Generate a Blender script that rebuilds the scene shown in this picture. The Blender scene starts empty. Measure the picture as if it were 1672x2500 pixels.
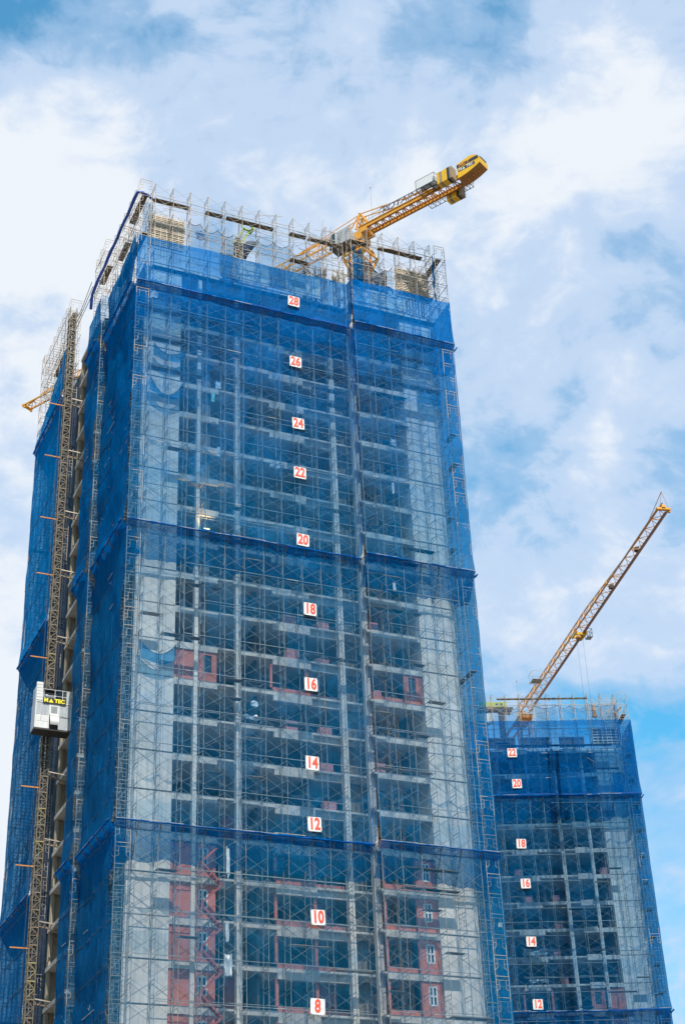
import bpy, math, random
from mathutils import Vector, Matrix, noise as mnoise
random.seed(7)
R = math.radians
scn = bpy.context.scene
COL = scn.collection

# ------------------------------------------------------------------ camera
PITCH, ROLL, FPX = R(30.4), R(2.42), 3800.0
fw = Vector((0, math.cos(PITCH), math.sin(PITCH)))
rt0 = Vector((1, 0, 0)); up0 = rt0.cross(fw)
rt = rt0 * math.cos(ROLL) - up0 * math.sin(ROLL)
up = rt0 * math.sin(ROLL) + up0 * math.cos(ROLL)
cd = bpy.data.cameras.new('camera'); cam = bpy.data.objects.new('camera', cd); COL.objects.link(cam)
m = Matrix((rt, up, -fw)).transposed().to_4x4(); m.translation = Vector((0, 0, 1.6)); cam.matrix_world = m
cd.sensor_fit = 'VERTICAL'; cd.sensor_height = 36.0; cd.lens = FPX / 2500.0 * 36.0
cd.clip_start = 0.1; cd.clip_end = 8000.0
scn.camera = cam
scn.view_settings.view_transform = 'Standard'; scn.view_settings.look = 'None'
scn.view_settings.exposure = 0.24; scn.view_settings.gamma = 1.0
scn.view_settings.use_curve_mapping = False
scn.cycles.transparent_max_bounces = 40
scn.cycles.max_bounces = 6; scn.cycles.diffuse_bounces = 3

# ------------------------------------------------------------------ sun and sky
SUN_EL, SUN_AZ = R(54.0), R(180 - 15.0)      # azimuth clockwise from +Y: behind the camera, a little to its right
sd = Vector((math.sin(SUN_AZ) * math.cos(SUN_EL), math.cos(SUN_AZ) * math.cos(SUN_EL), math.sin(SUN_EL)))
sl = bpy.data.lights.new('sun', 'SUN'); sl.energy = 5.0; sl.angle = R(0.6); sl.color = (1.0, 0.95, 0.88)
so = bpy.data.objects.new('sun', sl); COL.objects.link(so)
so.rotation_euler = sd.to_track_quat('Z', 'Y').to_euler()

w = bpy.data.worlds.new('World'); scn.world = w; w.use_nodes = True
nt = w.node_tree; nt.nodes.clear()


class NT:
    """small helper for node trees"""
    def __init__(self, tree): self.t = tree
    def n(self, typ, **kw):
        nd = self.t.nodes.new(typ)
        for k, v in kw.items():
            if k.startswith('i_'):
                key = k[2:]
                key = int(key) if key.isdigit() else key.replace('_', ' ')
                nd.inputs[key].default_value = v
            else: setattr(nd, k, v)
        return nd
    def l(self, a, b): self.t.links.new(a, b)
    def math(self, op, a, b=None, clamp=False):
        nd = self.t.nodes.new('ShaderNodeMath'); nd.operation = op; nd.use_clamp = clamp
        for i, x in enumerate((a, b)):
            if x is None: continue
            if isinstance(x, (int, float)): nd.inputs[i].default_value = x
            else: self.l(x, nd.inputs[i])
        return nd.outputs[0]
    def mix(self, f, a, b):
        nd = self.t.nodes.new('ShaderNodeMix'); nd.data_type = 'RGBA'
        for s, x in ((nd.inputs[0], f), (nd.inputs[6], a), (nd.inputs[7], b)):
            if isinstance(x, (int, float)): s.default_value = x
            elif isinstance(x, tuple): s.default_value = x if len(x) == 4 else (*x, 1)
            else: self.l(x, s)
        return nd.outputs[2]
    def ramp(self, f, pts):
        nd = self.t.nodes.new('ShaderNodeValToRGB')
        els = nd.color_ramp.elements
        while len(els) < len(pts): els.new(0.5)
        for e, (p, c) in zip(els, pts):
            e.position = p; e.color = c if isinstance(c, tuple) and len(c) == 4 else ((*c, 1) if isinstance(c, tuple) else (c, c, c, 1))
        nd.color_ramp.interpolation = 'EASE'
        self.l(f, nd.inputs[0]); return nd.outputs[0]


g = NT(nt)
tc = g.n('ShaderNodeTexCoord')
sky = g.n('ShaderNodeTexSky', sky_type='NISHITA', sun_disc=False, sun_elevation=SUN_EL, sun_rotation=SUN_AZ, altitude=20.0)
sky.air_density = 1.0; sky.dust_density = 0.6; sky.ozone_density = 1.5
dirv = tc.outputs['Generated']


def bank(az, el, size, amp):
    """soft bank of cloud (or a thinner patch, amp < 0) round a sky direction, angles in degrees"""
    c = (math.sin(R(az)) * math.cos(R(el)), math.cos(R(az)) * math.cos(R(el)), math.sin(R(el)))
    dp = g.n('ShaderNodeVectorMath', operation='DOT_PRODUCT'); g.l(dirv, dp.inputs[0]); dp.inputs[1].default_value = c
    q = g.math('MULTIPLY', g.math('SUBTRACT', dp.outputs['Value'], 1.0), 1.0 / (1 - math.cos(R(size))))
    return g.math('MULTIPLY', g.math('EXPONENT', q), amp)


mpg = g.n('ShaderNodeMapping'); g.l(dirv, mpg.inputs['Vector']); mpg.inputs['Scale'].default_value = (1.0, 1.0, 1.45); mpg.inputs['Location'].default_value = (3.3, 1.7, 0.4)
warp = g.n('ShaderNodeTexNoise', i_Scale=6.0, i_Detail=4.0); g.l(mpg.outputs[0], warp.inputs['Vector'])
wv = g.n('ShaderNodeVectorMath', operation='MULTIPLY_ADD'); g.l(warp.outputs['Color'], wv.inputs[0])
wv.inputs[1].default_value = (0.10, 0.10, 0.10); g.l(mpg.outputs[0], wv.inputs[2])
n1 = g.n('ShaderNodeTexNoise', i_Scale=7.5, i_Detail=9.0, i_Roughness=0.55, i_Lacunarity=2.1); g.l(wv.outputs[0], n1.inputs['Vector'])
n2 = g.n('ShaderNodeTexNoise', i_Scale=26.0, i_Detail=7.0, i_Roughness=0.60); g.l(wv.outputs[0], n2.inputs['Vector'])
dens = g.math('ADD', n1.outputs[0], g.math('MULTIPLY', g.math('SUBTRACT', n2.outputs[0], 0.5), 0.34))
for b in [(-14, 39, 6.0, 0.26), (-14, 30, 6.0, 0.12), (-14, 17, 7.0, 0.16), (-15.5, 48, 2.6, -0.14), (-7.2, 47.5, 1.7, -0.12), (-7.6, 45.0, 2.2, -0.12),
          (-6.8, 43.2, 1.8, -0.06), (13.5, 43, 4.5, 0.12), (9, 45.8, 1.4, -0.07), (10.3, 33.7, 0.9, -0.13), (10.5, 21, 2.4, -0.16), (12.4, 18, 2.2, -0.08),
          (12.5, 26.5, 1.8, -0.07), (8, 36, 4.0, 0.05), (7, 25, 3.0, 0.07), (11, 12.5, 3.5, 0.08), (0, 44, 5, 0.05)]:
    dens = g.math('ADD', dens, bank(*b))
cov = g.ramp(dens, [(0.26, 0.12), (0.40, 0.62), (0.51, 0.88), (0.66, 0.98)])
lum = g.ramp(dens, [(0.36, (0.38, 0.54, 0.76)), (0.53, (0.52, 0.63, 0.80)), (0.72, (0.74, 0.78, 0.83))])
skyb = g.n('ShaderNodeVectorMath', operation='MULTIPLY'); g.l(sky.outputs[0], skyb.inputs[0]); skyb.inputs[1].default_value = (0.42, 1.85, 2.0)
lums = g.n('ShaderNodeVectorMath', operation='SCALE'); g.l(lum, lums.inputs[0]); lums.inputs['Scale'].default_value = 10.0
final = g.mix(cov, skyb.outputs[0], lums.outputs[0])
bg = g.n('ShaderNodeBackground'); bg.inputs[1].default_value = 0.10
g.l(final, bg.inputs[0])
wo = g.n('ShaderNodeOutputWorld'); g.l(bg.outputs[0], wo.inputs[0])


# ------------------------------------------------------------------ materials
def mat(name, col, rough=0.8, metal=0.0, var=0.25, scale=2.0, bump=0.15, streak=0.0, col2=None, bscale=None):
    mt = bpy.data.materials.new(name); mt.use_nodes = True
    g = NT(mt.node_tree); bs = mt.node_tree.nodes['Principled BSDF']
    geo = g.n('ShaderNodeTexCoord')
    nz = g.n('ShaderNodeTexNoise', i_Scale=scale, i_Detail=6.0, i_Roughness=0.6); g.l(geo.outputs['Object'], nz.inputs['Vector'])
    f = nz.outputs[0]
    c2 = col2 or tuple(c * (1 - var) for c in col)
    f = g.math('MULTIPLY', g.math('SUBTRACT', f, 0.3), 2.4, clamp=True)
    c = g.mix(f, c2, col)
    if streak:
        mp = g.n('ShaderNodeMapping'); g.l(geo.outputs['Object'], mp.inputs['Vector']); mp.inputs['Scale'].default_value = (3.0, 3.0, 0.12)
        ns = g.n('ShaderNodeTexNoise', i_Scale=1.6, i_Detail=5.0); g.l(mp.outputs[0], ns.inputs['Vector'])
        fs = g.math('MULTIPLY', g.math('SUBTRACT', ns.outputs[0], 0.45), 5.0, clamp=True)
        c = g.mix(g.math('MULTIPLY', fs, streak), c, tuple(x * 0.45 for x in col))
    g.l(c, bs.inputs['Base Color'])
    bs.inputs['Roughness'].default_value = rough; bs.inputs['Metallic'].default_value = metal
    if bump:
        nb = g.n('ShaderNodeTexNoise', i_Scale=bscale or scale * 6, i_Detail=4.0); g.l(geo.outputs['Object'], nb.inputs['Vector'])
        bp = g.n('ShaderNodeBump', i_Strength=bump, i_Distance=0.05); g.l(nb.outputs[0], bp.inputs['Height']); g.l(bp.outputs[0], bs.inputs['Normal'])
    return mt


def brick_mat():
    mt = bpy.data.materials.new('red_brickwork'); mt.use_nodes = True
    g = NT(mt.node_tree); bs = mt.node_tree.nodes['Principled BSDF']
    tcx = g.n('ShaderNodeTexCoord'); mp = g.n('ShaderNodeMapping'); mp.inputs['Rotation'].default_value = (R(90), 0, 0)
    g.l(tcx.outputs['Object'], mp.inputs['Vector'])
    bt = g.n('ShaderNodeTexBrick', i_Scale=1.0); g.l(mp.outputs[0], bt.inputs['Vector'])
    bt.inputs['Color1'].default_value = (0.62, 0.145, 0.085, 1); bt.inputs['Color2'].default_value = (0.50, 0.11, 0.07, 1)
    bt.inputs['Mortar'].default_value = (0.36, 0.22, 0.17, 1); bt.inputs['Mortar Size'].default_value = 0.012
    bt.inputs['Brick Width'].default_value = 0.26; bt.inputs['Row Height'].default_value = 0.11
    nz = g.n('ShaderNodeTexNoise', i_Scale=1.3, i_Detail=5.0); g.l(tcx.outputs['Object'], nz.inputs['Vector'])
    c = g.mix(g.math('MULTIPLY', nz.outputs[0], 0.5), bt.outputs[0], (0.52, 0.22, 0.17, 1))
    g.l(c, bs.inputs['Base Color']); bs.inputs['Roughness'].default_value = 0.9
    bp = g.n('ShaderNodeBump', i_Strength=0.5, i_Distance=0.02); g.l(bt.outputs['Fac'], bp.inputs['Height']); bp.invert = True
    g.l(bp.outputs[0], bs.inputs['Normal'])
    return mt


def net_mat(name, col, alpha, dust=0.0, tint=(0.80, 0.92, 0.99), high=None):
    """woven debris netting: threads cover a share `alpha` of it face on, and more the flatter it is seen"""
    mt = bpy.data.materials.new(name); mt.use_nodes = True
    g = NT(mt.node_tree); mt.node_tree.nodes.clear()
    tcx = g.n('ShaderNodeTexCoord'); oi = g.n('ShaderNodeObjectInfo'); ge = g.n('ShaderNodeNewGeometry')
    # weave folds, drops and dusty cloth
    mp = g.n('ShaderNodeMapping'); g.l(tcx.outputs['Object'], mp.inputs['Vector']); mp.inputs['Scale'].default_value = (1.6, 1.6, 0.10)
    nv = g.n('ShaderNodeTexNoise', i_Scale=1.5, i_Detail=5.0, i_Roughness=0.6); g.l(mp.outputs[0], nv.inputs['Vector'])
    nl = g.n('ShaderNodeTexNoise', i_Scale=0.16, i_Detail=4.0, i_Roughness=0.55); g.l(tcx.outputs['Object'], nl.inputs['Vector'])
    nf = g.n('ShaderNodeTexNoise', i_Scale=11.0, i_Detail=3.0); g.l(tcx.outputs['Object'], nf.inputs['Vector'])
    if high:      # newer, bluer and denser cloth towards the top lifts
        sp = g.n('ShaderNodeSeparateXYZ'); g.l(tcx.outputs['Object'], sp.inputs[0])
        hz_ = g.math('MULTIPLY', g.math('ADD', g.math('SUBTRACT', sp.outputs[2], 80.0), g.math('MULTIPLY', nl.outputs[0], 12.0)), 0.05, clamp=True)
        alpha = g.math('ADD', alpha, g.math('MULTIPLY', hz_, high[3] - alpha))
    a = g.math('ADD', alpha, g.math('MULTIPLY', g.math('SUBTRACT', nv.outputs[0], 0.5), 0.26))
    a = g.math('ADD', a, g.math('MULTIPLY', g.math('SUBTRACT', nl.outputs[0], 0.5), 0.42))
    s3 = g.n('ShaderNodeSeparateXYZ'); g.l(tcx.outputs['Object'], s3.inputs[0])
    zq = g.math('FLOOR', g.math('ADD', g.math('ADD', g.math('MULTIPLY', s3.outputs[2], 0.196), g.math('MULTIPLY', nv.outputs[0], 0.10)), g.math('MULTIPLY', oi.outputs['Random'], 3.0)))
    wn = g.n('ShaderNodeTexWhiteNoise', noise_dimensions='1D'); g.l(zq, wn.inputs['W'])
    a = g.math('ADD', a, g.math('MULTIPLY', g.math('SUBTRACT', wn.outputs[0], 0.5), 0.12))
    a = g.math('ADD', a, g.math('MULTIPLY', g.math('SUBTRACT', nf.outputs[0], 0.5), 0.12))
    a = g.math('ADD', a, g.math('MULTIPLY', g.math('SUBTRACT', oi.outputs['Random'], 0.5), 0.10))
    a = g.math('MINIMUM', g.math('MAXIMUM', a, 0.06), 0.96)
    dp = g.n('ShaderNodeVectorMath', operation='DOT_PRODUCT'); g.l(ge.outputs['Incoming'], dp.inputs[0]); g.l(ge.outputs['True Normal'], dp.inputs[1])
    co = g.math('MAXIMUM', g.math('ABSOLUTE', dp.outputs['Value']), 0.12)
    ex = g.math('DIVIDE', 0.8, co)
    fac = g.math('SUBTRACT', 1.0, g.math('POWER', g.math('SUBTRACT', 1.0, a), ex))
    c = g.mix(g.math('MULTIPLY', nl.outputs[0], 0.7), tuple(x * 0.72 for x in col), tuple(min(1, x * 1.25) for x in col))
    if high: c = g.mix(hz_, c, tuple(high[:3]))
    if dust:
        dm = g.math('MULTIPLY', g.math('MULTIPLY', g.math('SUBTRACT', nv.outputs[0], 0.35), 2.5, clamp=True), dust)
        c = g.mix(dm, c, (0.30, 0.30, 0.27, 1))
    # wrinkles: vertical pulls and slack diagonal folds
    mq = g.n('ShaderNodeMapping'); g.l(tcx.outputs['Object'], mq.inputs['Vector']); mq.inputs['Scale'].default_value = (1.0, 1.0, 0.35); mq.inputs['Rotation'].default_value = (0.0, 0.5, 0.0)
    nw = g.n('ShaderNodeTexNoise', i_Scale=0.9, i_Detail=5.0, i_Roughness=0.62, i_Distortion=1.2); g.l(mq.outputs[0], nw.inputs['Vector'])
    hh = g.math('ADD', g.math('MULTIPLY', nv.outputs[0], 0.6), nw.outputs[0])
    bp = g.n('ShaderNodeBump', i_Strength=0.9, i_Distance=0.8); g.l(hh, bp.inputs['Height'])
    d = g.n('ShaderNodeBsdfDiffuse'); g.l(c, d.inputs[0]); g.l(bp.outputs[0], d.inputs['Normal'])
    t = g.n('ShaderNodeBsdfTranslucent'); g.l(c, t.inputs[0])
    mx = g.n('ShaderNodeMixShader'); mx.inputs[0].default_value = 0.35; g.l(d.outputs[0], mx.inputs[1]); g.l(t.outputs[0], mx.inputs[2])
    tr = g.n('ShaderNodeBsdfTransparent'); tr.inputs[0].default_value = (*tint, 1)
    m2 = g.n('ShaderNodeMixShader'); g.l(fac, m2.inputs[0]); g.l(tr.outputs[0], m2.inputs[1]); g.l(mx.outputs[0], m2.inputs[2])
    o = g.n('ShaderNodeOutputMaterial'); g.l(m2.outputs[0], o.inputs[0])
    return mt


M = {}
M['wall'] = mat('pale_concrete', (0.72, 0.68, 0.62), 0.9, var=0.20, scale=0.9, streak=0.35)
M['slab'] = mat('grey_concrete', (0.62, 0.585, 0.53), 0.9, var=0.3, scale=1.3, streak=0.35)
M['inner'] = mat('darkened_concrete', (0.13, 0.125, 0.12), 0.95, var=0.35, scale=0.7)  # concrete darkened so open storeys read as shaded voids; also pour joints
M['brown'] = mat('stained_concrete', (0.44, 0.37, 0.275), 0.9, var=0.35, scale=0.8, streak=0.5)
M['brick'] = brick_mat()
M['plaster'] = mat('dusty_render', (0.27, 0.235, 0.19), 0.95, var=0.4, scale=1.0, streak=0.5)
M['steel'] = mat('galvanised_tube', (0.44, 0.385, 0.31), 0.5, 0.35, var=0.55, scale=1.1, bump=0, col2=(0.26, 0.19, 0.13))
M['steel2'] = mat('grey_tube', (0.42, 0.40, 0.36), 0.5, 0.2, var=0.45, scale=1.1, bump=0)
M['dark'] = mat('dark_steel', (0.06, 0.055, 0.05), 0.6, 0.3, var=0.4, bump=0)
M['mast'] = mat('brown_mast_steel', (0.17, 0.14, 0.10), 0.6, 0.2, var=0.4, bump=0)
M['wood'] = mat('weathered_board', (0.38, 0.28, 0.17), 0.85, var=0.45, scale=2.5)
M['darkwood'] = mat('dark_shaded_board', (0.13, 0.10, 0.065), 0.85, var=0.4, scale=2.5)  # dark board colour; on planks it paints in their shadowed undersides
M['form'] = mat('formwork_rail', (0.72, 0.62, 0.48), 0.75, var=0.35, scale=2.5)
M['formply'] = mat('formwork_ply', (0.34, 0.26, 0.19), 0.7, var=0.4, scale=2.5)
M['crane'] = mat('amber_crane_paint', (0.80, 0.36, 0.02), 0.45, 0.0, var=0.28, scale=1.3, bump=0.05)
M['crane2'] = mat('faded_crane_paint', (0.70, 0.32, 0.06), 0.5, 0.0, var=0.4, scale=1.3, bump=0.05, col2=(0.36, 0.16, 0.06))
M['cranelow'] = mat('shade_brown_crane_paint', (0.42, 0.17, 0.035), 0.6, var=0.4, bump=0.05)  # crane amber taken down to brown; shade painted onto the undersides
M['yellow'] = mat('yellow_paint', (0.80, 0.45, 0.01), 0.4, var=0.12, bump=0.03)
M['black'] = mat('black_paint', (0.035, 0.03, 0.035), 0.5, var=0.3, bump=0)
M['white'] = mat('white_paint', (0.66, 0.66, 0.64), 0.5, var=0.08, bump=0.03)
M['cab'] = mat('brushed_sheet', (0.74, 0.73, 0.70), 0.4, 0.0, var=0.15, scale=1.8, bump=0.05, streak=0.12)
M['cabgrey'] = mat('grey_mesh_panel', (0.42, 0.45, 0.47), 0.6, 0.2, var=0.2, bump=0.1)
M['red'] = mat('red_print', (0.72, 0.075, 0.03), 0.6, var=0.1, bump=0)
M['letteryel'] = mat('yellow_letter', (0.90, 0.78, 0.02), 0.5, var=0.05, bump=0)
M['letterdark'] = mat('dark_letter', (0.03, 0.05, 0.11), 0.5, var=0.05, bump=0)
M['orange'] = mat('orange_bar', (0.70, 0.28, 0.05), 0.6, var=0.3, bump=0)
M['hose'] = mat('blue_wrapped_hose', (0.01, 0.08, 0.45), 0.6, var=0.4, scale=3)
M['rag'] = mat('white_plastic_sack', (0.58, 0.62, 0.62), 0.6, var=0.2, scale=5)
M['pallet'] = mat('pink_brick_stack', (0.62, 0.24, 0.22), 0.85, var=0.3, scale=6)
M['lime'] = mat('lime_paint', (0.30, 0.40, 0.03), 0.5, var=0.25, bump=0.03)
M['glass'] = mat('dark_glass', (0.03, 0.05, 0.06), 0.15, 0.0, var=0.1, bump=0)
M['stair'] = mat('red_oxide_steel', (0.42, 0.10, 0.09), 0.6, var=0.3, bump=0)
M['ground'] = mat('trodden_earth', (0.22, 0.19, 0.15), 0.95, var=0.4, scale=0.05)
M['winframe'] = mat('white_window_frame', (0.72, 0.76, 0.78), 0.5, var=0.1, bump=0)
M['greencloth'] = mat('mint_cloth', (0.25, 0.65, 0.50), 0.8, var=0.2, bump=0)
N = {}
N['top'] = net_mat('royal_blue_net', (0.0005, 0.210, 0.68), 0.54, tint=(0.46, 0.80, 0.98))
N['top2'] = net_mat('deep_royal_blue_net', (0.0005, 0.160, 0.54), 0.50, tint=(0.45, 0.78, 0.97))
N['side2'] = net_mat('shaded_dusty_blue_net', (0.001, 0.140, 0.38), 0.40, 0.03, tint=(0.40, 0.76, 0.95))  # net colour darkened to paint shade on the lower left side
N['swag'] = net_mat('grey_catch_net', (0.20, 0.25, 0.32), 0.16, 0.1)
N['a'] = net_mat('blue_net', (0.0005, 0.250, 0.60), 0.29, 0.02, tint=(0.76, 0.90, 0.98), high=(0.0005, 0.220, 0.66, 0.38))
N['b'] = net_mat('dusty_blue_net', (0.0005, 0.250, 0.57), 0.28, 0.05, tint=(0.88, 0.94, 0.97))
N['c'] = net_mat('pale_dusty_net', (0.001, 0.250, 0.52), 0.27, 0.07, tint=(0.95, 0.96, 0.96))
N['side'] = net_mat('shaded_deep_blue_net', (0.0005, 0.155, 0.45), 0.46, 0.0, tint=(0.30, 0.70, 0.96))  # net blue darkened as shade on side faces; also dark swags and tarpaulins
N['edge'] = net_mat('bright_blue_net', (0.0005, 0.250, 0.64), 0.40, 0.0, tint=(0.34, 0.74, 0.98))
N['b2'] = net_mat('navy_blue_net', (0.0005, 0.190, 0.48), 0.31, 0.03, tint=(0.74, 0.88, 0.97))
N['fan'] = net_mat('catch_fan_net', (0.0005, 0.175, 0.56), 0.66, 0.03, tint=(0.62, 0.86, 0.98))
N['pale'] = net_mat('thin_grey_blue_net', (0.10, 0.22, 0.42), 0.26, 0.0)
N['darkn'] = net_mat('dark_torn_net', (0.01, 0.035, 0.10), 0.62, 0.35)
N['veil'] = net_mat('grey_dust_sheet', (0.20, 0.23, 0.25), 0.34, 0.5)


# ------------------------------------------------------------------ mesh helpers
class MB:
    def __init__(self): self.v = []; self.f = []
    def quad(self, a, b, c, d):
        i = len(self.v); self.v += [tuple(a), tuple(b), tuple(c), tuple(d)]; self.f.append((i, i + 1, i + 2, i + 3)); return self
    def box(self, x0, x1, y0, y1, z0, z1):
        i = len(self.v)
        self.v += [(x0, y0, z0), (x1, y0, z0), (x1, y1, z0), (x0, y1, z0), (x0, y0, z1), (x1, y0, z1), (x1, y1, z1), (x0, y1, z1)]
        for q in ((0, 3, 2, 1), (4, 5, 6, 7), (0, 1, 5, 4), (1, 2, 6, 5), (2, 3, 7, 6), (3, 0, 4, 7)): self.f.append(tuple(i + k for k in q))
        return self
    def bar(self, p, q, w, h=None, cap=False):
        p = Vector(p); q = Vector(q); d = q - p
        if d.length < 1e-6: return self
        d.normalize(); ref = Vector((0, 0, 1)) if abs(d.z) < 0.9 else Vector((1, 0, 0))
        a = d.cross(ref).normalized() * (w / 2); b = d.cross(a).normalized() * ((h or w) / 2)
        i = len(self.v)
        for e in (p, q):
            for s, t in ((1, 1), (-1, 1), (-1, -1), (1, -1)): self.v.append(tuple(e + a * s + b * t))
        for k in range(4): self.f.append((i + k, i + (k + 1) % 4, i + 4 + (k + 1) % 4, i + 4 + k))
        if cap: self.f += [(i + 3, i + 2, i + 1, i), (i + 4, i + 5, i + 6, i + 7)]
        return self
    def tube(self, pts, r, n=8):
        pts = [Vector(p) for p in pts]; rings = []
        for k, p in enumerate(pts):
            d = (pts[min(k + 1, len(pts) - 1)] - pts[max(k - 1, 0)]).normalized()
            ref = Vector((0, 0, 1)) if abs(d.z) < 0.9 else Vector((1, 0, 0))
            a = d.cross(ref).normalized(); b = d.cross(a).normalized(); i = len(self.v)
            rr = r[k] if isinstance(r, (list, tuple)) else r
            for j in range(n):
                t = 2 * math.pi * j / n; self.v.append(tuple(p + a * math.cos(t) * rr + b * math.sin(t) * rr))
            rings.append(i)
        for a, b in zip(rings, rings[1:]):
            for j in range(n): self.f.append((a + j, a + (j + 1) % n, b + (j + 1) % n, b + j))
        self.f.append(tuple(rings[0] + j for j in range(n))[::-1]); self.f.append(tuple(rings[-1] + j for j in range(n)))
        return self
    def prism(self, poly, y0, y1):
        """poly in (x, z), extruded along y"""
        i = len(self.v); n = len(poly)
        self.v += [(x, y0, z) for x, z in poly] + [(x, y1, z) for x, z in poly]
        self.f.append(tuple(range(i, i + n))); self.f.append(tuple(range(i + 2 * n - 1, i + n - 1, -1)))
        for k in range(n): self.f.append((i + k, i + n + k, i + n + (k + 1) % n, i + (k + 1) % n))
        return self
    def grid(self, fn, nu, nv):
        i = len(self.v)
        for a in range(nu + 1):
            for b in range(nv + 1): self.v.append(tuple(fn(a / nu, b / nv)))
        for a in range(nu):
            for b in range(nv):
                k = i + a * (nv + 1) + b; self.f.append((k, k + nv + 1, k + nv + 2, k + 1))
        return self
    def mesh(self, name, mt, smooth=False):
        me = bpy.data.meshes.new(name); me.from_pydata(self.v, [], self.f); me.materials.append(mt); me.update()
        if smooth: me.polygons.foreach_set('use_smooth', [True] * len(me.polygons))
        return me
    def build(self, name, mt, parent=None, smooth=False, kind=None, label=None):
        return link(name, self.mesh(name, mt, smooth), parent, kind=kind, label=label)


def link(name, data, parent=None, loc=None, rot=None, kind=None, label=None):
    o = bpy.data.objects.new(name, data); COL.objects.link(o)
    if parent: o.parent = parent
    if loc: o.location = loc
    if rot: o.rotation_euler = rot
    if kind: o['kind'] = kind
    if label: o['label'] = label
    return o


def thing(name, label, cat, frame=None, loc=(0, 0, 0), rz=0.0, group=None):
    """an Empty at the thing's base; `frame` is (origin, heading) of the building it belongs to"""
    o = bpy.data.objects.new(name, None); COL.objects.link(o)
    o['label'] = label; o['category'] = cat
    if group: o['group'] = group
    if frame:
        F = frame_matrix(frame); p = F @ Vector(loc); o.location = p; o.rotation_euler = (0, 0, frame[1] + rz)
    else: o.location = loc; o.rotation_euler = (0, 0, rz)
    return o


def tagm(o, label, cat, group=None):
    o['label'] = label; o['category'] = cat
    if group: o['group'] = group
    return o


def frame_matrix(fr): return Matrix.Translation(Vector(fr[0])) @ Matrix.Rotation(fr[1], 4, 'Z')


def put(o, frame, loc=(0, 0, 0), rz=0.0, rx=0.0):
    o.location = frame_matrix(frame) @ Vector(loc); o.rotation_euler = (rx, 0, frame[1] + rz); return o


def text(s, size, mt, parent, loc, rot=(R(90), 0, 0), bold=0.02, sx=1.0, shear=0.0, name='lettering', ext=0.01):
    c = bpy.data.curves.new(name, 'FONT'); c.body = s; c.size = size; c.offset = bold * size; c.extrude = ext; c.shear = shear
    c.align_x = 'CENTER'; c.align_y = 'CENTER'; c.materials.append(mt); c.resolution_u = 3
    o = link(name, c, parent, loc, rot); o.scale = (sx, 1, 1); return o


# ------------------------------------------------------------------ setting
FL0, DH = 87.42, 3.4
T1 = ((-18.7012, 116.1758, 0.0), R(24.5))
T2 = ((36.844, 192.5, 0.0), R(4.3))
gm = MB().quad((-3000, -3000, 0), (3000, -3000, 0), (3000, 3000, 0), (-3000, 3000, 0))
gr = gm.build('ground', M['ground']); gr['kind'] = 'structure'


# ------------------------------------------------------------------ towers
def hsh(*a): return (math.sin(sum(x * k for x, k in zip(a, (12.9898, 78.233, 37.719)))) * 43758.5453) % 1.0


def tower(frame, mirror, off, floors, label, pieces, walls, cols, brick_fn, xmax, depth, front_y, extra=None):
    t = thing('concrete_tower', label, 'tower', frame)
    sx = -1 if mirror else 1
    def X(a): return sx * a
    def bx(mb, x0, x1, y0, y1, z0, z1):
        a, b = sorted((X(x0), X(x1))); return mb.box(a, b, y0, y1, z0, z1)
    for z in floors:
        mb = MB()
        for (x0, x1, y0) in front_y: bx(mb, x0, x1, y0 + 0.12, depth, z - 0.20, z)
        for (x0, x1, y0, dz, th) in pieces:
            bx(mb, x0, x1, y0, y0 + 0.3, z + dz - th, z + dz)
        mb.build('floor_slab', M['slab'], t)
        # inner partition and back walls
    zt = floors[-1]; z0 = floors[0]
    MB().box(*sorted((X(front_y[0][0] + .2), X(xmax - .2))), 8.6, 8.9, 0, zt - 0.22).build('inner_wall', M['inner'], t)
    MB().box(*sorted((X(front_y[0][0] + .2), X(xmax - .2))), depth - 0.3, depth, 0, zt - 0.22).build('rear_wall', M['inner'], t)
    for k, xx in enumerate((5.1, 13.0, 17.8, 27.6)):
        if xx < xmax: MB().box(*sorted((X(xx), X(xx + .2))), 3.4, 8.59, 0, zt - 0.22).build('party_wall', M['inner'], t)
    for (x0, x1, y0, d) in walls:
        for i, z in enumerate(floors):
            bx(MB(), x0, x1, y0, y0 + d, z - DH + 0.02, z - 0.0).build('wall', M['wall'], t)
            lip = bx(MB(), x0 - .01, x1 + .01, y0 - 0.015, y0 - 0.002, z - 0.10, z - 0.04)
            lip.build('pour_joint', M['inner'], t)
    for (xc, wd, y0, ztop) in cols:
        bx(MB(), xc - wd / 2, xc + wd / 2, y0 - 0.05, y0 + 0.5, 0, min(zt, ztop)).build('column', M['wall'], t)
    brick_fn(t, X, bx)
    return t


def window(parent, x0, x1, y, z0, z1, frame=True):
    """opening with a dark pane set back and, where fitted, a white frame with bars"""
    o = MB().box(x0, x1, y + 0.10, y + 0.14, z0, z1).build('window', M['glass'], parent)
    if frame:
        mb = MB(); y0 = y + 0.03
        for a, b in (((x0, z0), (x1, z0)), ((x0, z1), (x1, z1)), ((x0, z0), (x0, z1)), ((x1, z0), (x1, z1)), ((x0, (z0 + z1) / 2), (x1, (z0 + z1) / 2)), (((x0 + x1) / 2, z0), ((x0 + x1) / 2, z1))):
            mb.bar((a[0], y0, a[1]), (b[0], y0, b[1]), 0.11)
        mb.build('frame', M['winframe'], o)


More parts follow.
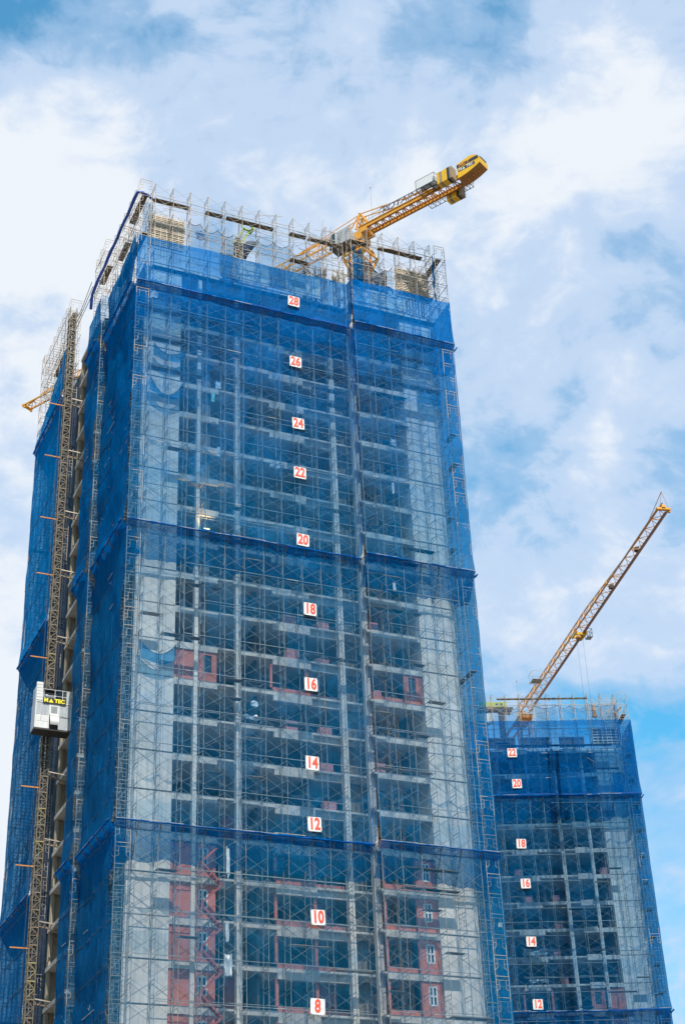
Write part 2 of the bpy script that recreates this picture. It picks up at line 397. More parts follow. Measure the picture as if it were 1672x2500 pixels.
def brick_panel(parent, X, x0, x1, y, z0, z1, win=None, fitted=True, thick=0.2):
    a, b = sorted((X(x0), X(x1)))
    mb = MB()
    if win:
        w0, w1 = sorted((X(win[0]), X(win[1])))
        mb.box(a, w0, y, y + thick, z0, z1).box(w1, b, y, y + thick, z0, z1)
        mb.box(w0, w1, y, y + thick, z0, win[2]).box(w0, w1, y, y + thick, win[3], z1)
        mb.build('brick_wall', M['brick'], parent)
        window(parent, w0 + 0.02, w1 - 0.02, y, win[2], win[3], fitted)
    else:
        mb.box(a, b, y, y + thick, z0, z1).build('brick_wall', M['brick'], parent)


# --- tower 1
floors1 = [FL0 + DH * k for k in range(-25, 5)]
pieces1 = [(5.3, 9.2, 2.3, 0.0, 0.62), (9.3, 10.5, 3.2, 0.0, 0.55), (10.7, 14.3, 2.3, 0.02, 0.42), (14.3, 17.9, 2.28, -0.05, 0.85),
           (17.95, 20.9, 2.75, -0.05, 0.72), (21.0, 23.2, 3.3, 0.0, 0.4), (23.4, 28.3, 1.1, 0.0, 0.58)]
fronty1 = [(1.8, 22.9, 2.3), (22.95, 32.0, 1.1)]


def bricks1(t, X, bx):
    for z in floors1:
        zb = z - DH
        if 56 < zb < 58:
            brick_panel(t, X, 5.35, 7.0, 2.42, zb, z - .63); brick_panel(t, X, 7.4, 9.15, 2.42, zb, z - .63, (7.95, 8.7, zb + .9, zb + 2.5), False)
            brick_panel(t, X, 26.4, 28.25, 1.22, zb, z - .6, (26.9, 27.6, zb + 1.0, zb + 2.6), False)
        if zb < 40.5:
            brick_panel(t, X, 5.35, 7.0, 2.42, zb, z - .63)
            brick_panel(t, X, 7.4, 9.15, 2.42, zb, z - .63, (7.75, 8.45, zb + .9, zb + 2.3), zb < 40)
            brick_panel(t, X, 26.3, 28.25, 1.22, zb, z - .6, (27.0, 27.7, zb + .95, zb + 2.4), zb < 40)
            brick_panel(t, X, 23.5, 26.2, 1.25, zb, zb + 0.45)
            brick_panel(t, X, 14.35, 17.85, 2.45, zb, zb + 0.42)
            brick_panel(t, X, 17.95, 20.6, 2.9, zb, zb + 0.42)
            brick_panel(t, X, 14.2, 14.45, 2.5, zb + .42, z - .8)
            brick_panel(t, X, 17.65, 17.9, 2.5, zb + .42, z - .8)
            brick_panel(t, X, 23.42, 23.6, 1.25, zb + .45, z - .6)
        elif zb < 57.5 and zb > 56:
            brick_panel(t, X, 14.35, 17.85, 2.45, zb, zb + 0.42); brick_panel(t, X, 17.95, 20.6, 2.9, zb, zb + 0.42); brick_panel(t, X, 23.5, 26.3, 1.25, zb, zb + 0.4)
            brick_panel(t, X, 17.5, 17.7, 2.5, zb + .42, z - .8); brick_panel(t, X, 14.1, 14.3, 2.5, zb + .42, z - .8)
        # hoist bay on the left face: open slabs in front of a stained cross wall
        MB().box(0.02, 1.78, 13.2, 20.58, z - 0.36, z).build('bay_slab', M['slab'], t)
        MB().box(0.12, 8.0, 20.3, 20.6, zb + 0.01, z - 0.37).build('cross_wall', M['brown'], t)
        MB().box(0.16, 0.42, 20.05, 20.29, zb + 0.01, z - 0.37).build('pier', M['brown'], t)
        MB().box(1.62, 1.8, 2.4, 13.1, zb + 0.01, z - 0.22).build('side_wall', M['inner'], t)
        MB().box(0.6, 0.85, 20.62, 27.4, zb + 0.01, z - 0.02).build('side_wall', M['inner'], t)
    for z in floors1:
        if z - DH > 60: continue
        zb = z - DH
        for j in range(3):
            a = (10.9, 14.6, 18.2, 23.6)[int(hsh(j, z) * 4)]; wd = 1.2 + 1.6 * hsh(j, z, 2)
            MB().box(a, a + wd, 5.6 + .4 * j, 5.8 + .4 * j, zb + .01, zb + (3.15 if hsh(j, z, 3) < .6 else 1.4)).build('brick_wall', M['brick'] if hsh(j, z, 5) < .5 else M['plaster'], t)
    # plastered recess beside the right column
    MB().box(21.1, 22.85, 3.7, 3.9, 0, 93.0).build('plaster_panel', M['plaster'], t)
    MB().box(7.5, 8.6, 3.0, 3.2, 66, 92.0).build('plaster_panel', M['plaster'], t)


tw1 = tower(T1, False, 0, floors1, 'tall unfinished concrete tower wrapped in blue netting, floors numbered 8 to 28', pieces1,
            [(1.62, 5.3, 2.3, 3.0), (28.3, 32.0, 1.1, 3.0)], [(7.18, 0.36, 2.15, 200), (11.05, 0.46, 2.15, 98.5), (20.95, 0.5, 2.3, 94), (23.15, 0.55, 1.9, 200)],
            bricks1, 32.0, 27.5, fronty1)
# raised column starters and formwork on the roof deck
for (xc, yc, h) in ((11.0, 2.6, 1.2), (20.9, 2.6, 1.0)):
    MB().box(xc - .25, xc + .25, yc, yc + .5, 101.02, 101.02 + h).build('column', M['wall'], tw1)


def formwork(parent, x0, x1, y, z0, z1, n=15):
    t = MB().box(x0, x1, y + 0.12, y + 0.16, z0, z1).build('formwork_panel', M['formply'], parent)
    me = MB().box(0, x1 - x0 + .2, 0, 0.09, 0, 0.10).mesh('rail', M['form'])
    for i in range(n):
        z = z0 + (z1 - z0) * (i + .3) / n
        link('rail', me, t, (x0 - .1 + random.uniform(-.08, .08), y, z + random.uniform(-.03, .03)))
    pm = MB().box(0, .07, -.06, 0, 0, z1 - z0 + .4).mesh('stud', M['form'])
    k = int((x1 - x0) / .6)
    for i in range(k + 1): link('stud', pm, t, (x0 + (x1 - x0) * i / k, y, z0 - .1))
    return t


formwork(tw1, 1.7, 5.35, 2.1, 103.0, 106.9, 17)
formwork(tw1, 28.3, 31.9, 0.95, 103.0, 106.8, 17)
for (x0, x1, y) in ((1.9, 5.2, 2.4), (28.5, 31.8, 1.3)):
    mb = MB()
    for i in range(11):
        for j in range(2): mb.bar((x0 + (x1 - x0) * i / 10, y + j * .5, 101.2), (x0 + (x1 - x0) * i / 10 + random.uniform(-.05, .05), y + j * .5, 107.6 + random.uniform(-.4, .5)), 0.035)
    mb.build('rebar', M['steel'], tw1)
mb = MB()
for xa, ya, n_ in ((9.6, 2.6, 10), (17.4, 2.8, 8), (24.6, 2.4, 7), (20.6, 3.0, 6)):
    for i in range(n_): mb.bar((xa + .13 * i, ya + .3 * (i % 2), 101.1), (xa + .13 * i + random.uniform(-.06, .06), ya + .3 * (i % 2), 106.8 + random.uniform(-.7, .5)), 0.03)
mb.build('rebar', M['steel'], tw1)
xx = 9.2
while xx < 19.6:
    wd = .7 + 1.3 * hsh(xx, 3); MB().box(xx, xx + wd, 2.05, 2.12, 101.1, 103.75 + .35 * hsh(xx, 4)).build('edge_form', M['form' if hsh(xx, 7) < .75 else 'wood'], tw1); xx += wd + .03
xx = 23.5
while xx < 28.0:
    wd = .8 + 1.0 * hsh(xx, 3); MB().box(xx, xx + wd, 1.02, 1.1, 101.1, 102.75 + .3 * hsh(xx, 4)).build('edge_form', M['white' if hsh(xx, 7) < .6 else 'form'], tw1); xx += wd + .03
# steel and timber shoring on the deck (clusters behind the parapet)
def shoring(frame, x0, x1, y0, y1, z0, z1, label, n, mt='wood', lean=0.0):
    t = thing('shoring_tower', label, 'shoring', frame, (x0, y0, z0))
    w_, d_, h_ = x1 - x0, y1 - y0, z1 - z0
    for i in range(n):
        px, py = w_ * hsh(i, 1, x0), d_ * hsh(i, 2, x0)
        MB().bar((px, py, 0), (px + lean * h_ + random.uniform(-.1, .1), py, h_ * random.uniform(.75, 1)), 0.09).build('prop', M[mt], t)
    for i in range(n // 2):
        z = h_ * hsh(i, 3, x0); a = random.uniform(-.5, .5)
        MB().bar((-.1 + lean * z, d_ * hsh(i, 4), z), (w_ + .1 + lean * z, d_ * hsh(i, 5), z + a), 0.09, 0.07).build('cross_bar', M['steel' if i % 2 else mt], t)
    return t


# ------------------------------------------------------------------ scaffolding
FR_H, BAY = 1.7, 1.83


def frame_mesh(P, rungs=True):
    """one ladder frame across the scaffold, P(d, z) gives a point"""
    mb = MB(); wd = 0.044
    for d in (0.12, 1.32): mb.bar(P(d, 0), P(d, FR_H), wd)
    mb.bar(P(.12, FR_H - .06), P(1.32, FR_H - .06), 0.042); mb.bar(P(.12, FR_H - .38), P(1.32, FR_H - .38), 0.028)
    for d, e in (((0.12, 0.42), (1.32, 1.02)) if rungs else ()):
        mb.bar(P(e, 0.62), P(e, FR_H - .38), 0.028); mb.bar(P(d, 0.48), P(e, 0.62), 0.028)
        mb.bar(P(d, 0.95), P(e, 0.95), 0.03)
    return mb


def scaffold(frame, origin, axis, sgn, n, z0, z1, label, planks=(), ztop_step=None, indiv=300, plank_n=40, ledger_step=2, grp=None, sgn_s=1, plank_z=(24, 100)):
    t = thing('scaffold', label, 'scaffolding', frame, group=grp)
    ox, oy = origin
    if axis == 'x': P = lambda s, d, z: (ox + s * sgn_s, oy + sgn * d, z)
    else: P = lambda s, d, z: (ox + sgn * d, oy + s * sgn_s, z)
    fm = frame_mesh(lambda d, z: P(0, d, z), axis == 'y').mesh('scaffold_frame', M['steel2'])
    fm2 = frame_mesh(lambda d, z: P(0, d, z)).mesh('scaffold_frame', M['steel'])
    lv = []; z = z1 - FR_H
    while z > -0.1: lv.append(z); z -= FR_H
    cells = [(i, z) for z in lv for i in range(n + 1)]
    topz = z1 - 4.4 * FR_H
    vis = [c for c in cells if c[1] > z0]
    vis.sort(key=lambda c: (0 if c[1] > topz else 1, c[1] if c[1] <= topz else -c[1]))
    own = set(vis[:indiv])
    rest = MB()
    for i, z in cells:
        jit = (hsh(i, z) - .5) * .05
        if (i, z) in own:
            off = P(i * BAY + jit, 0, z); link('scaffold_frame', fm2 if (z > topz or hsh(i, z, 3) < .3) else fm, t, (off[0] - P(0, 0, 0)[0], off[1] - P(0, 0, 0)[1], z))
        else:
            for d in (0.12, 1.32): rest.bar(P(i * BAY + jit, d, z), P(i * BAY + jit, d, z + FR_H), 0.05)
            rest.bar(P(i * BAY + jit, .12, z + FR_H - .06), P(i * BAY + jit, 1.32, z + FR_H - .06), 0.05)
            rest.bar(P(i * BAY + jit, .42, z + .6), P(i * BAY + jit, .42, z + FR_H - .1), 0.035)
            rest.bar(P(i * BAY + jit, .12, z + FR_H - .38), P(i * BAY + jit, 1.32, z + FR_H - .38), 0.035)
    lt = MB()
    for k in range(n * 4):
        a_ = hsh(k, 31, n) * n * BAY; zz_ = z1 - 6.6 + hsh(k, 32, n) * 6.0; d_ = .1 + 1.25 * (k % 2)
        ln_ = 1.5 + 3.0 * hsh(k, 33); lt.bar(P(a_, d_, zz_), P(min(n * BAY, a_ + ln_), d_, zz_ + (hsh(k, 34) - .5) * 1.6), .03)
    lt.build('loose_tubes', M['steel'], t, kind='stuff')
    if rest.v: rest.build('more_frames', M['steel2'], t, kind='stuff')
    br = MB()
    for i in range(n):
        for z in lv:
            if z < z0 - 6: continue
            for d in (0.08, 1.36):
                if hsh(i, z, d) < (0.12 if d < 1 else 0.75): continue
                a, b = i * BAY, (i + 1) * BAY
                br.bar(P(a, d, z + .35), P(b, d, z + FR_H - .15), 0.019); br.bar(P(b, d + .02, z + .35), P(a, d + .02, z + FR_H - .15), 0.019)
    br.build('cross_braces', M['steel2'], t, kind='stuff')
    k = 0
    for j, z in enumerate(lv):
        if z < z0: continue
        if j % ledger_step == 0 or hsh(j, 9) < .15:
            a = 0 if hsh(j, 1) < .6 else BAY * int(hsh(j, 2) * n * .5)
            b = n * BAY if hsh(j, 3) < .6 else a + (n * BAY - a) * (.5 + .5 * hsh(j, 4))
            MB().bar(P(a, .05, z + .02), P(b, .05, z + .02 + (hsh(j, 7) - .5) * .1), 0.05).build('ledger', M['steel2'], t)
            if hsh(j, 8) < .5: MB().bar(P(a, 1.4, z + .5), P(b, 1.4, z + .5), 0.045).build('ledger', M['steel2'], t)
    # boards
    pm = {}
    def plank(s0, s1, z, mt='darkwood', d0=.45, d1=1.05, th=.06):
        MB_ = MB(); a = P(s0, d0, z); b = P(s1, d1, z)
        MB_.box(min(a[0], b[0]), max(a[0], b[0]), min(a[1], b[1]), max(a[1], b[1]), z, z + th).build('plank', M[mt], t)
    for p in planks: plank(*p)
    for k in range(plank_n):
        z = lv[int(hsh(k, 11, n) * len(lv))] - .02
        if not (plank_z[0] < z < plank_z[1]): continue
        s = BAY * int(hsh(k, 12, n) * (n - 1)); ln = BAY * (1 + int(hsh(k, 13) * 2.2))
        plank(s + .1, min(s + ln, n * BAY) - .1, z, 'darkwood' if hsh(k, 14) < .6 else 'wood')
    return t, P, lv


SC_TOP = 109.2
# long dark board runs seen behind the netting and along the top lift
pl_front = [(0.0, 3.6, 107.5), (5.4, 7.2, 107.5), (7.6, 12.7, 107.5), (14.5, 16.3, 107.5), (16.6, 20.0, 107.5), (14.5, 16.4, 104.1),
            (-1, 20.0, 93.9), (0.0, 9.0, 90.5), (9.6, 20.2, 87.1), (0, 5.2, 87.1), (0.0, 20.2, 99.0), (9.2, 13.0, 90.5), (15, 20, 90.5)]
sc1, P1, lv1 = scaffold(T1, (1.75, 0.0), 'x', 1, 11, 22, SC_TOP, 'tube scaffolding across the left two thirds of the tall tower front', pl_front, plank_n=60)
pl_fr = [(0.0, 2.0, 107.5), (3.4, 8.4, 107.5), (0.0, 9.2, 93.9), (0.0, 9.2, 90.5), (0, 6, 99.0), (5.6, 9.3, 102.3), (6.0, 9.3, 99.0), (5.4, 9.0, 95.6)]
scaffold(T1, (22.3, -1.2), 'x', 1, 5, 22, SC_TOP, 'tube scaffolding across the right third of the tall tower front, under the crane', pl_fr, plank_n=60)
scaffold(T1, (0.0, 0.0), 'y', 1, 5, 22, SC_TOP, 'tube scaffolding on the left side of the tall tower, at its front corner', [(0.2, 5.0, 107.5), (6.0, 9.0, 105.8), (0, 9, 102.4)], plank_n=10)
scaffold(T1, (-0.7, 10.0), 'y', 1, 2, 22, SC_TOP, 'short stepped-out scaffolding bay just in front of the hoist opening', [(0.2, 3.4, 105.8)], plank_n=6)
scaffold(T1, (-1.5, 21.0), 'y', 1, 6, 22, SC_TOP, 'tube scaffolding at the rear left corner of the tall tower, behind the hoist mast', [(0.3, 2.0, 107.5), (2.5, 8, 104.1), (4, 11, 100.7)], plank_n=14)
scaffold(T1, (33.2, -1.2), 'y', -1, 6, 22, SC_TOP, 'tube scaffolding on the right-hand side of the tall tower', [(0.2, 3.6, 107.5)], plank_n=24)
scaffold(T1, (-1.5, 33.4), 'x', -1, 4, 22, SC_TOP, 'tube scaffolding across the back of the tall tower, seen through the left netting', [], plank_n=6)
T2_TOP = 84.8
pl_t2 = [(3.7, 15.8, 84.0, 'darkwood', .1, .4, .14), (1, 16, 77.6), (0.5, 15, 74.3), (1.0, 14, 70.9)]
scaffold(T2, (-1.7, 0.0), 'x', 1, 11, 24, T2_TOP, 'tube scaffolding across the front of the shorter tower at the right', [(a, b, z, *r) for a, b, z, *r in pl_t2], plank_n=60, sgn_s=-1, plank_z=(40, 80))
scaffold(T2, (0.0, 0.0), 'y', -1, 6, 24, T2_TOP, 'tube scaffolding on the right-hand side of the shorter tower', [(0.1, 3.4, 81.6)] + [(0.1, 1.6, 42 + 3.4 * k) for k in range(11)], plank_n=10)


# ------------------------------------------------------------------ netting
def sag(a, z, amp=0.13):
    return amp * (mnoise.noise(Vector((a * .35, z * .22, 3.1))) + .6 * mnoise.noise(Vector((a * 1.1, z * .5, 8.7)))) \
        - 0.05 * abs(math.sin(math.pi * a / BAY)) * (0.6 + .4 * math.sin(z * 1.85))


def net(frame, a, b, z0, z1, nkey, label, bulge=True, zt=None, group=None, amp=0.14, gather=False, zb=None, pw=3.66, step=0.5, seams=False):
    """net hung on the outside of a scaffold from point a to point b (local x, y); z1 may be (z at a, z at b)"""
    t = thing('safety_net', label, 'safety net', frame, group=group)
    a = Vector((*a, 0)); b = Vector((*b, 0)); L = (b - a).length; d = (b - a) / L
    nrm = Vector((d.y, -d.x, 0))       # outward for runs that go clockwise seen from above... front: +x run -> -y
    za, zbb = z1 if isinstance(z1, tuple) else (z1, z1)
    n = max(1, round(L / pw))
    for i in range(n):
        s0, s1 = L * i / n, L * (i + 1) / n + (0.06 if i < n - 1 else 0)
        nu = max(2, int((s1 - s0) / step))
        def fn(u, v, s0=s0, s1=s1, i=i):
            s = s0 + (s1 - s0) * u; top = za + (zbb - za) * s / L
            swag = 0.0
            if zt: swag = zt * (1 - (2 * ((s % BAY) / BAY) - 1) ** 2)
            top -= swag + 0.12 * hsh(i, 5, za)
            z = z0 + (top - z0) * v
            off = sag(s + a.x * 3 + a.y, z, amp) + 0.012 * (i % 2) + 0.06
            if bulge:
                e = max(0.0, 1 - (z - z0) / 3.0); off += 0.20 * e * e
            p = a + d * s + nrm * off; return (p.x, p.y, z)
        nv = max(2, int((max(za, zbb) - z0) / (step * 1.2)))
        MB().grid(fn, nu, nv).build('net_panel', N[nkey], t, smooth=True)
    if seams:
        z = z0 + 2.2
        while z < max(za, zbb) - 1:
            pts = []
            for i in range(int(L / 1.0) + 1):
                s = min(L, i * 1.0); p = a + d * s + nrm * (sag(s + a.x * 3 + a.y, z, amp) + .075); pts.append((p.x, p.y, z - .10 * abs(math.sin(s * 1.7 + z))))
            MB().tube(pts, .028, 5).build('seam_rope', M['letterdark'], t); z += 3.4 if hsh(z, 4) < .6 else 6.8
    return t


def fan(frame, a, b, z, label, out=0.36, inn=1.5, drop=2.7, group='catch fans'):
    """sloping catch fan: a rim pipe held out by struts with netting sloping in and down to the building"""
    t = thing('catch_fan', label, 'catch fan', frame)
    a = Vector((*a, 0)); b = Vector((*b, 0)); L = (b - a).length; d = (b - a) / L; nrm = Vector((d.y, -d.x, 0))
    def fn(u, v):
        s = L * u; o = out + (-(inn) - out) * v
        zz = z - drop * v * (1 + .25 * mnoise.noise(Vector((s * .55, z, 9))) + .08 * mnoise.noise(Vector((s * 1.9, z, 4)))) - 0.35 * math.sin(math.pi * v) * (0.6 + .5 * mnoise.noise(Vector((s * .4, z, 0)))) + .10 * mnoise.noise(Vector((s * 1.2, v * 2, z)))
        p = a + d * s + nrm * o; return (p.x, p.y, zz)
    MB().grid(fn, max(3, int(L / .4)), 6).build('fan_net', N['fan'], t, smooth=True)
    n = max(1, int(L / BAY))
    st = MB().bar((0, 0, 0), tuple(nrm * (-(inn) - out) + Vector((0, 0, -drop - .25))), 0.045, 0.07, cap=True).mesh('strut', M['darkwood'])
    for i in range(1, n):
        p = a + d * (L * i / n) + nrm * out; link('strut', st, t, (p.x, p.y, z - .12))
    k = 0; s = 0.0
    while s < L - .3:
        ln = min(L - s, 2.2 + 2.6 * hsh(s, z)); dz = (hsh(s, 3) - .5) * .16
        p = a + d * s + nrm * (out + .03); q = a + d * (s + ln) + nrm * (out + .03)
        MB().bar((p.x, p.y, z + dz), (q.x, q.y, z + dz + (hsh(s, 6) - .5) * .1), 0.045).build('rim_pipe', M['steel2'] if hsh(s, 8) < .45 else M['hose'], t)
        s += ln * .92
    # gathered cloth rolled along the rim
    pts = []; rr = []
    for i in range(int(L / .35) + 1):
        s = min(L, i * .35); p = a + d * s + nrm * (out + .02)
        pts.append((p.x, p.y, z - .10 + .10 * mnoise.noise(Vector((s * .8, z, 1))))); rr.append(0.05 + .13 * abs(mnoise.noise(Vector((s * 1.1, z, 5)))))
    MB().tube(pts, rr, 6).build('rolled_hem', N['fan'], t, smooth=True)
    return t


RIM = (96.3, 70.0, 43.0, 16.0)
secs = [(96.3, 102.0, 'top', 'royal blue'), (70.0, 96.3, 'a', 'deep blue'), (43.0, 70.0, 'b', 'greyed blue'), (16.0, 43.0, 'c', 'pale dusty blue')]
where = {96.3: 'top tier', 70.0: 'upper tier', 43.0: 'middle tier', 16.0: 'bottom tier'}
for z0, z1, k, cl in secs:
    wz = where[z0]
    net(T1, (0, 0), (22.1, 0), z0, z1, k, f'{cl} netting on the left part of the tall tower front, {wz}')
    net(T1, (22.1, 0), (22.1, -1.2), z0, z1, 'side' if z0 > 90 else k, f'narrow netting strip at the step in the tall tower front, {wz}', pw=2, amp=.03)
    net(T1, (22.1, -1.2), (33.2, -1.2), z0, z1 + (0 if z1 < 102 else -.2), k, f'{cl} netting on the right part of the tall tower front, {wz}')
    net(T1, (33.2, -1.2), (33.2, 12.0), z0, z1, 'edge', f'{cl} netting on the right side of the tall tower, {wz}', amp=.05)
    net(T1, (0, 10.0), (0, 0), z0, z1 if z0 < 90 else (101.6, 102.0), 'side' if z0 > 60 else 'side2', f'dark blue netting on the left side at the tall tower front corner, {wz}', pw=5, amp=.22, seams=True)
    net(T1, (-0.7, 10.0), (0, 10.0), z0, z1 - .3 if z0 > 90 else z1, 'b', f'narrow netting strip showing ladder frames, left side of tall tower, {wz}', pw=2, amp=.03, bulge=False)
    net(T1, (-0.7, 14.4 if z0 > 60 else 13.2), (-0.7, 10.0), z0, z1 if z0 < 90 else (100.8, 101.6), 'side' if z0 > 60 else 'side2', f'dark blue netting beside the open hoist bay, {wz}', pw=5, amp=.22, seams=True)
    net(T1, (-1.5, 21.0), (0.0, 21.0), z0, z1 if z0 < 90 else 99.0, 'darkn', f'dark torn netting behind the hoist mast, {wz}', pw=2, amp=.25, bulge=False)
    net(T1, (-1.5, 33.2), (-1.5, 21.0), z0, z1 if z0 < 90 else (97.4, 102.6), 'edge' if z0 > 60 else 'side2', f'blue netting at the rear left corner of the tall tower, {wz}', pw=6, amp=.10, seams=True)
    net(T1, (6.0, 33.5), (-1.5, 33.5), z0, z1 if z0 < 90 else 98.0, 'b', f'netting across the back of the tall tower, {wz}', pw=4)
fl = {96.3: 'uppermost', 70.0: 'second', 43.0: 'third', 16.0: 'lowest'}
for z in RIM[:3]:
    fan(T1, (0, 0), (22.1, 0), z, f'{fl[z]} blue catch fan along the left part of the tall tower front')
    fan(T1, (22.1, -1.2), (33.2, -1.2), z, f'{fl[z]} blue catch fan along the right part of the tall tower front')
    fan(T1, (0, 10), (0, 0), z, f'{fl[z]} blue catch fan on the left side at the front corner of the tall tower', out=.45)
    fan(T1, (-.7, 14.2), (-.7, 10), z - .2, f'{fl[z]} short blue catch fan beside the hoist bay', out=.4)
    fan(T1, (-1.5, 33.2), (-1.5, 21.0), z, f'{fl[z]} blue catch fan at the rear left corner behind the hoist mast', out=.3)
    fan(T1, (33.2, -1.2), (33.2, 12.0), z, f'{fl[z]} blue catch fan on the right-hand side of the tall tower', out=.4)
# second tower
secs2 = [(70.5, 80.9, 'top', 'royal blue', 'top tier'), (43.4, 70.5, 'b', 'dark dusty blue', 'middle tier'), (16.4, 43.4, 'b', 'dusty blue', 'bottom tier')]
for z0, z1, k, cl, wz in secs2:
    net(T2, (-22, 0), (0, 0), z0, z1, 'top2' if k == 'top' else 'b2', f'{cl} netting on the front of the shorter tower, {wz}', step=.7)
    net(T2, (0, 0), (0, 12), z0, z1, 'edge', f'{cl} netting on the right-hand side of the shorter tower, {wz}', amp=.05, step=.7)
for z, q in ((70.5, 'upper'), (43.4, 'lower')):
    fan(T2, (-22, 0), (0, 0), z, f'{q} blue catch fan along the front of the shorter tower')
    fan(T2, (0, 0), (0, 12), z, f'{q} blue catch fan on the right-hand side of the shorter tower')

# --- tower 2
floors2 = [FL0 + .55 + DH * k for k in range(-25, -2)]
pieces2 = [(4.7, 7.1, 2.3, 0.0, 0.52), (7.15, 8.9, 2.15, 0.12, 0.72), (9.0, 10.0, 3.1, 0.0, 0.5), (10.4, 13.5, 2.3, 0.0, 0.38), (13.8, 17.0, 2.2, -0.05, 0.70),
           (17.4, 21.5, 3.1, 0.0, 0.62)]


def bricks2(t, X, bx):
    for z in floors2:
        zb = z - DH
        if zb < 44.5:
            brick_panel(t, X, 4.75, 6.6, 2.42, zb, z - .55)
            brick_panel(t, X, 7.2, 8.9, 2.4, zb, z - .6, (7.7, 8.45, zb + .9, zb + 2.4), False)
            brick_panel(t, X, 13.5, 13.75, 2.5, zb, z - .6); brick_panel(t, X, 17.0, 17.2, 2.5, zb, z - .6)


tower(T2, True, 0, floors2, 'shorter unfinished concrete tower at the right, wrapped in blue netting, floors numbered 12 to 22', pieces2, [(1.1, 4.7, 2.3, 3.0)],
      [(6.75, 0.34, 2.15, 76), (10.45, 0.42, 2.2, 75)], bricks2, 22.0, 20.0, [(1.1, 22.0, 2.3)])

# ------------------------------------------------------------------ floor number boards
def board(frame, x, y, z, s, num, label, tilt):
    t = thing('number_board', label, 'number board', frame, (x, y, z), group='white floor number boards')
    t.rotation_euler = (0, tilt, frame[1])
    MB().box(-s / 2, s / 2, 0, 0.03, -s / 2, s / 2).build('panel', M['white'], t)
    mb = MB()
    for a in (-1, 1):
        for b in (-1, 1): mb.box(a * s * .45 - .03, a * s * .45 + .03, -.012, -.001, b * s * .45 - .03, b * s * .45 + .03)
    mb.build('fixings', M['dark'], t)
    text(str(num), s * 1.12, M['red'], t, (0, -0.012, 0.0), bold=0.030, sx=0.74, name='number')


ORD = ['topmost', 'second', 'third', 'fourth', 'fifth', 'sixth', 'seventh', 'eighth', 'ninth', 'tenth', 'lowest']
WRD = {8: 'eight', 10: 'ten', 12: 'twelve', 14: 'fourteen', 16: 'sixteen', 18: 'eighteen', 20: 'twenty', 22: 'twenty-two', 24: 'twenty-four', 26: 'twenty-six', 28: 'twenty-eight'}
for n, x, z in [(28, 16.08, 97.97), (26, 16.15, 90.67), (24, 16.26, 83.52), (22, 16.3, 78.03), (20, 16.38, 70.82), (18, 16.92, 63.95), (16, 16.8, 56.69),
                (14, 16.72, 49.5), (12, 16.72, 44.15), (10, 16.84, 36.51), (8, 16.59, 29.56)]:
    board(T1, x, -0.32 if z > 97 or n in (20, 12) else -0.22, z, 1.22, n, f'white board with a red number {WRD[n]} on the tall tower front', R(random.uniform(-2, 2)))
for n, x, z in [(22, -16.21, 76.31), (20, -15.98, 72.06), (18, -16.17, 64.1), (16, -16.11, 58.99), (14, -16.11, 51.76), (12, -16.06, 44.24)]:
    board(T2, x, -0.3 if n in (20, 12) else -.25, z, 1.22, n, f'white board with a red number {WRD[n]} on the shorter tower at the right', R(random.uniform(-2, 2)))

# ------------------------------------------------------------------ tower cranes
def truss_tri(mbs, x0, x1, hw, apex, pitch, cw=.16, bw=.07):
    """triangular lattice boom: two bottom chords, an apex chord, zigzag lacing; apex(x) gives its height"""
    ch, lc, bt = mbs
    for y in (-hw, hw): ch.bar((x0, y, 0), (x1, y, 0), cw)
    n = max(1, int(abs(x1 - x0) / pitch)); st = (x1 - x0) / n
    for i in range(n):
        a, b = x0 + st * i, x0 + st * (i + 1); mid = (a + b) / 2
        ch.bar((a, 0, apex(a)), (b, 0, apex(b)), cw * .8)
        for y in (-hw, hw):
            lc.bar((a, y, 0), (mid, 0, apex(mid)), bw); lc.bar((mid, 0, apex(mid)), (b, y, 0), bw)
        bt.bar((a, -hw, 0), (mid, hw, 0), bw * .9); bt.bar((mid, hw, 0), (b, -hw, 0), bw * .9)
        if i % 3 == 0: bt.bar((a, -hw, 0), (a, hw, 0), bw * 1.4)


def crane_mast(t, z0, z1, hw, mt, y=0.0):
    mb = MB()
    for a in (-hw, hw):
        for b in (-hw, hw): mb.bar((a, b + y, z0), (a, b + y, z1), 0.16)
    mb.build('mast', mt, t)
    mb = MB(); n = int((z1 - z0) / 1.7); st = (z1 - z0) / n
    for i in range(n):
        a, b = z0 + st * i, z0 + st * (i + 1)
        for (p, q) in (((-hw, -hw), (hw, -hw)), ((hw, -hw), (hw, hw)), ((hw, hw), (-hw, hw)), ((-hw, hw), (-hw, -hw))):
            if i % 2: p, q = q, p
            mb.bar((p[0], p[1] + y, a), (q[0], q[1] + y, b), 0.08); mb.bar((p[0], p[1] + y, b), (q[0], q[1] + y, b), 0.08)
    mb.build('mast_lacing', mt, t)


def counterweights(t, x0, n, y0, y1, z0, z1):
    cs = ['yellow', 'wood', 'yellow', 'yellow', 'black', 'wood', 'yellow', 'wood']
    for i in range(n):
        MB().box(x0 + i * .31, x0 + i * .31 + .29, y0, y1, z0, z1 - .1 * hsh(i, 4)).build('counterweight', M[cs[i % len(cs)]], t)


H1 = 113.0
az1 = R(125.77); u = Vector((math.sin(az1), math.cos(az1), 0)); v = Vector((-u.y, u.x, 0))
o1 = Vector((3.444, 131.078, H1)) - v * 0.72
c1 = thing('tower_crane', 'yellow tower crane on the tall tower with striped counterweights and a lettered yellow tail', 'tower crane', None, o1, R(90) - az1)
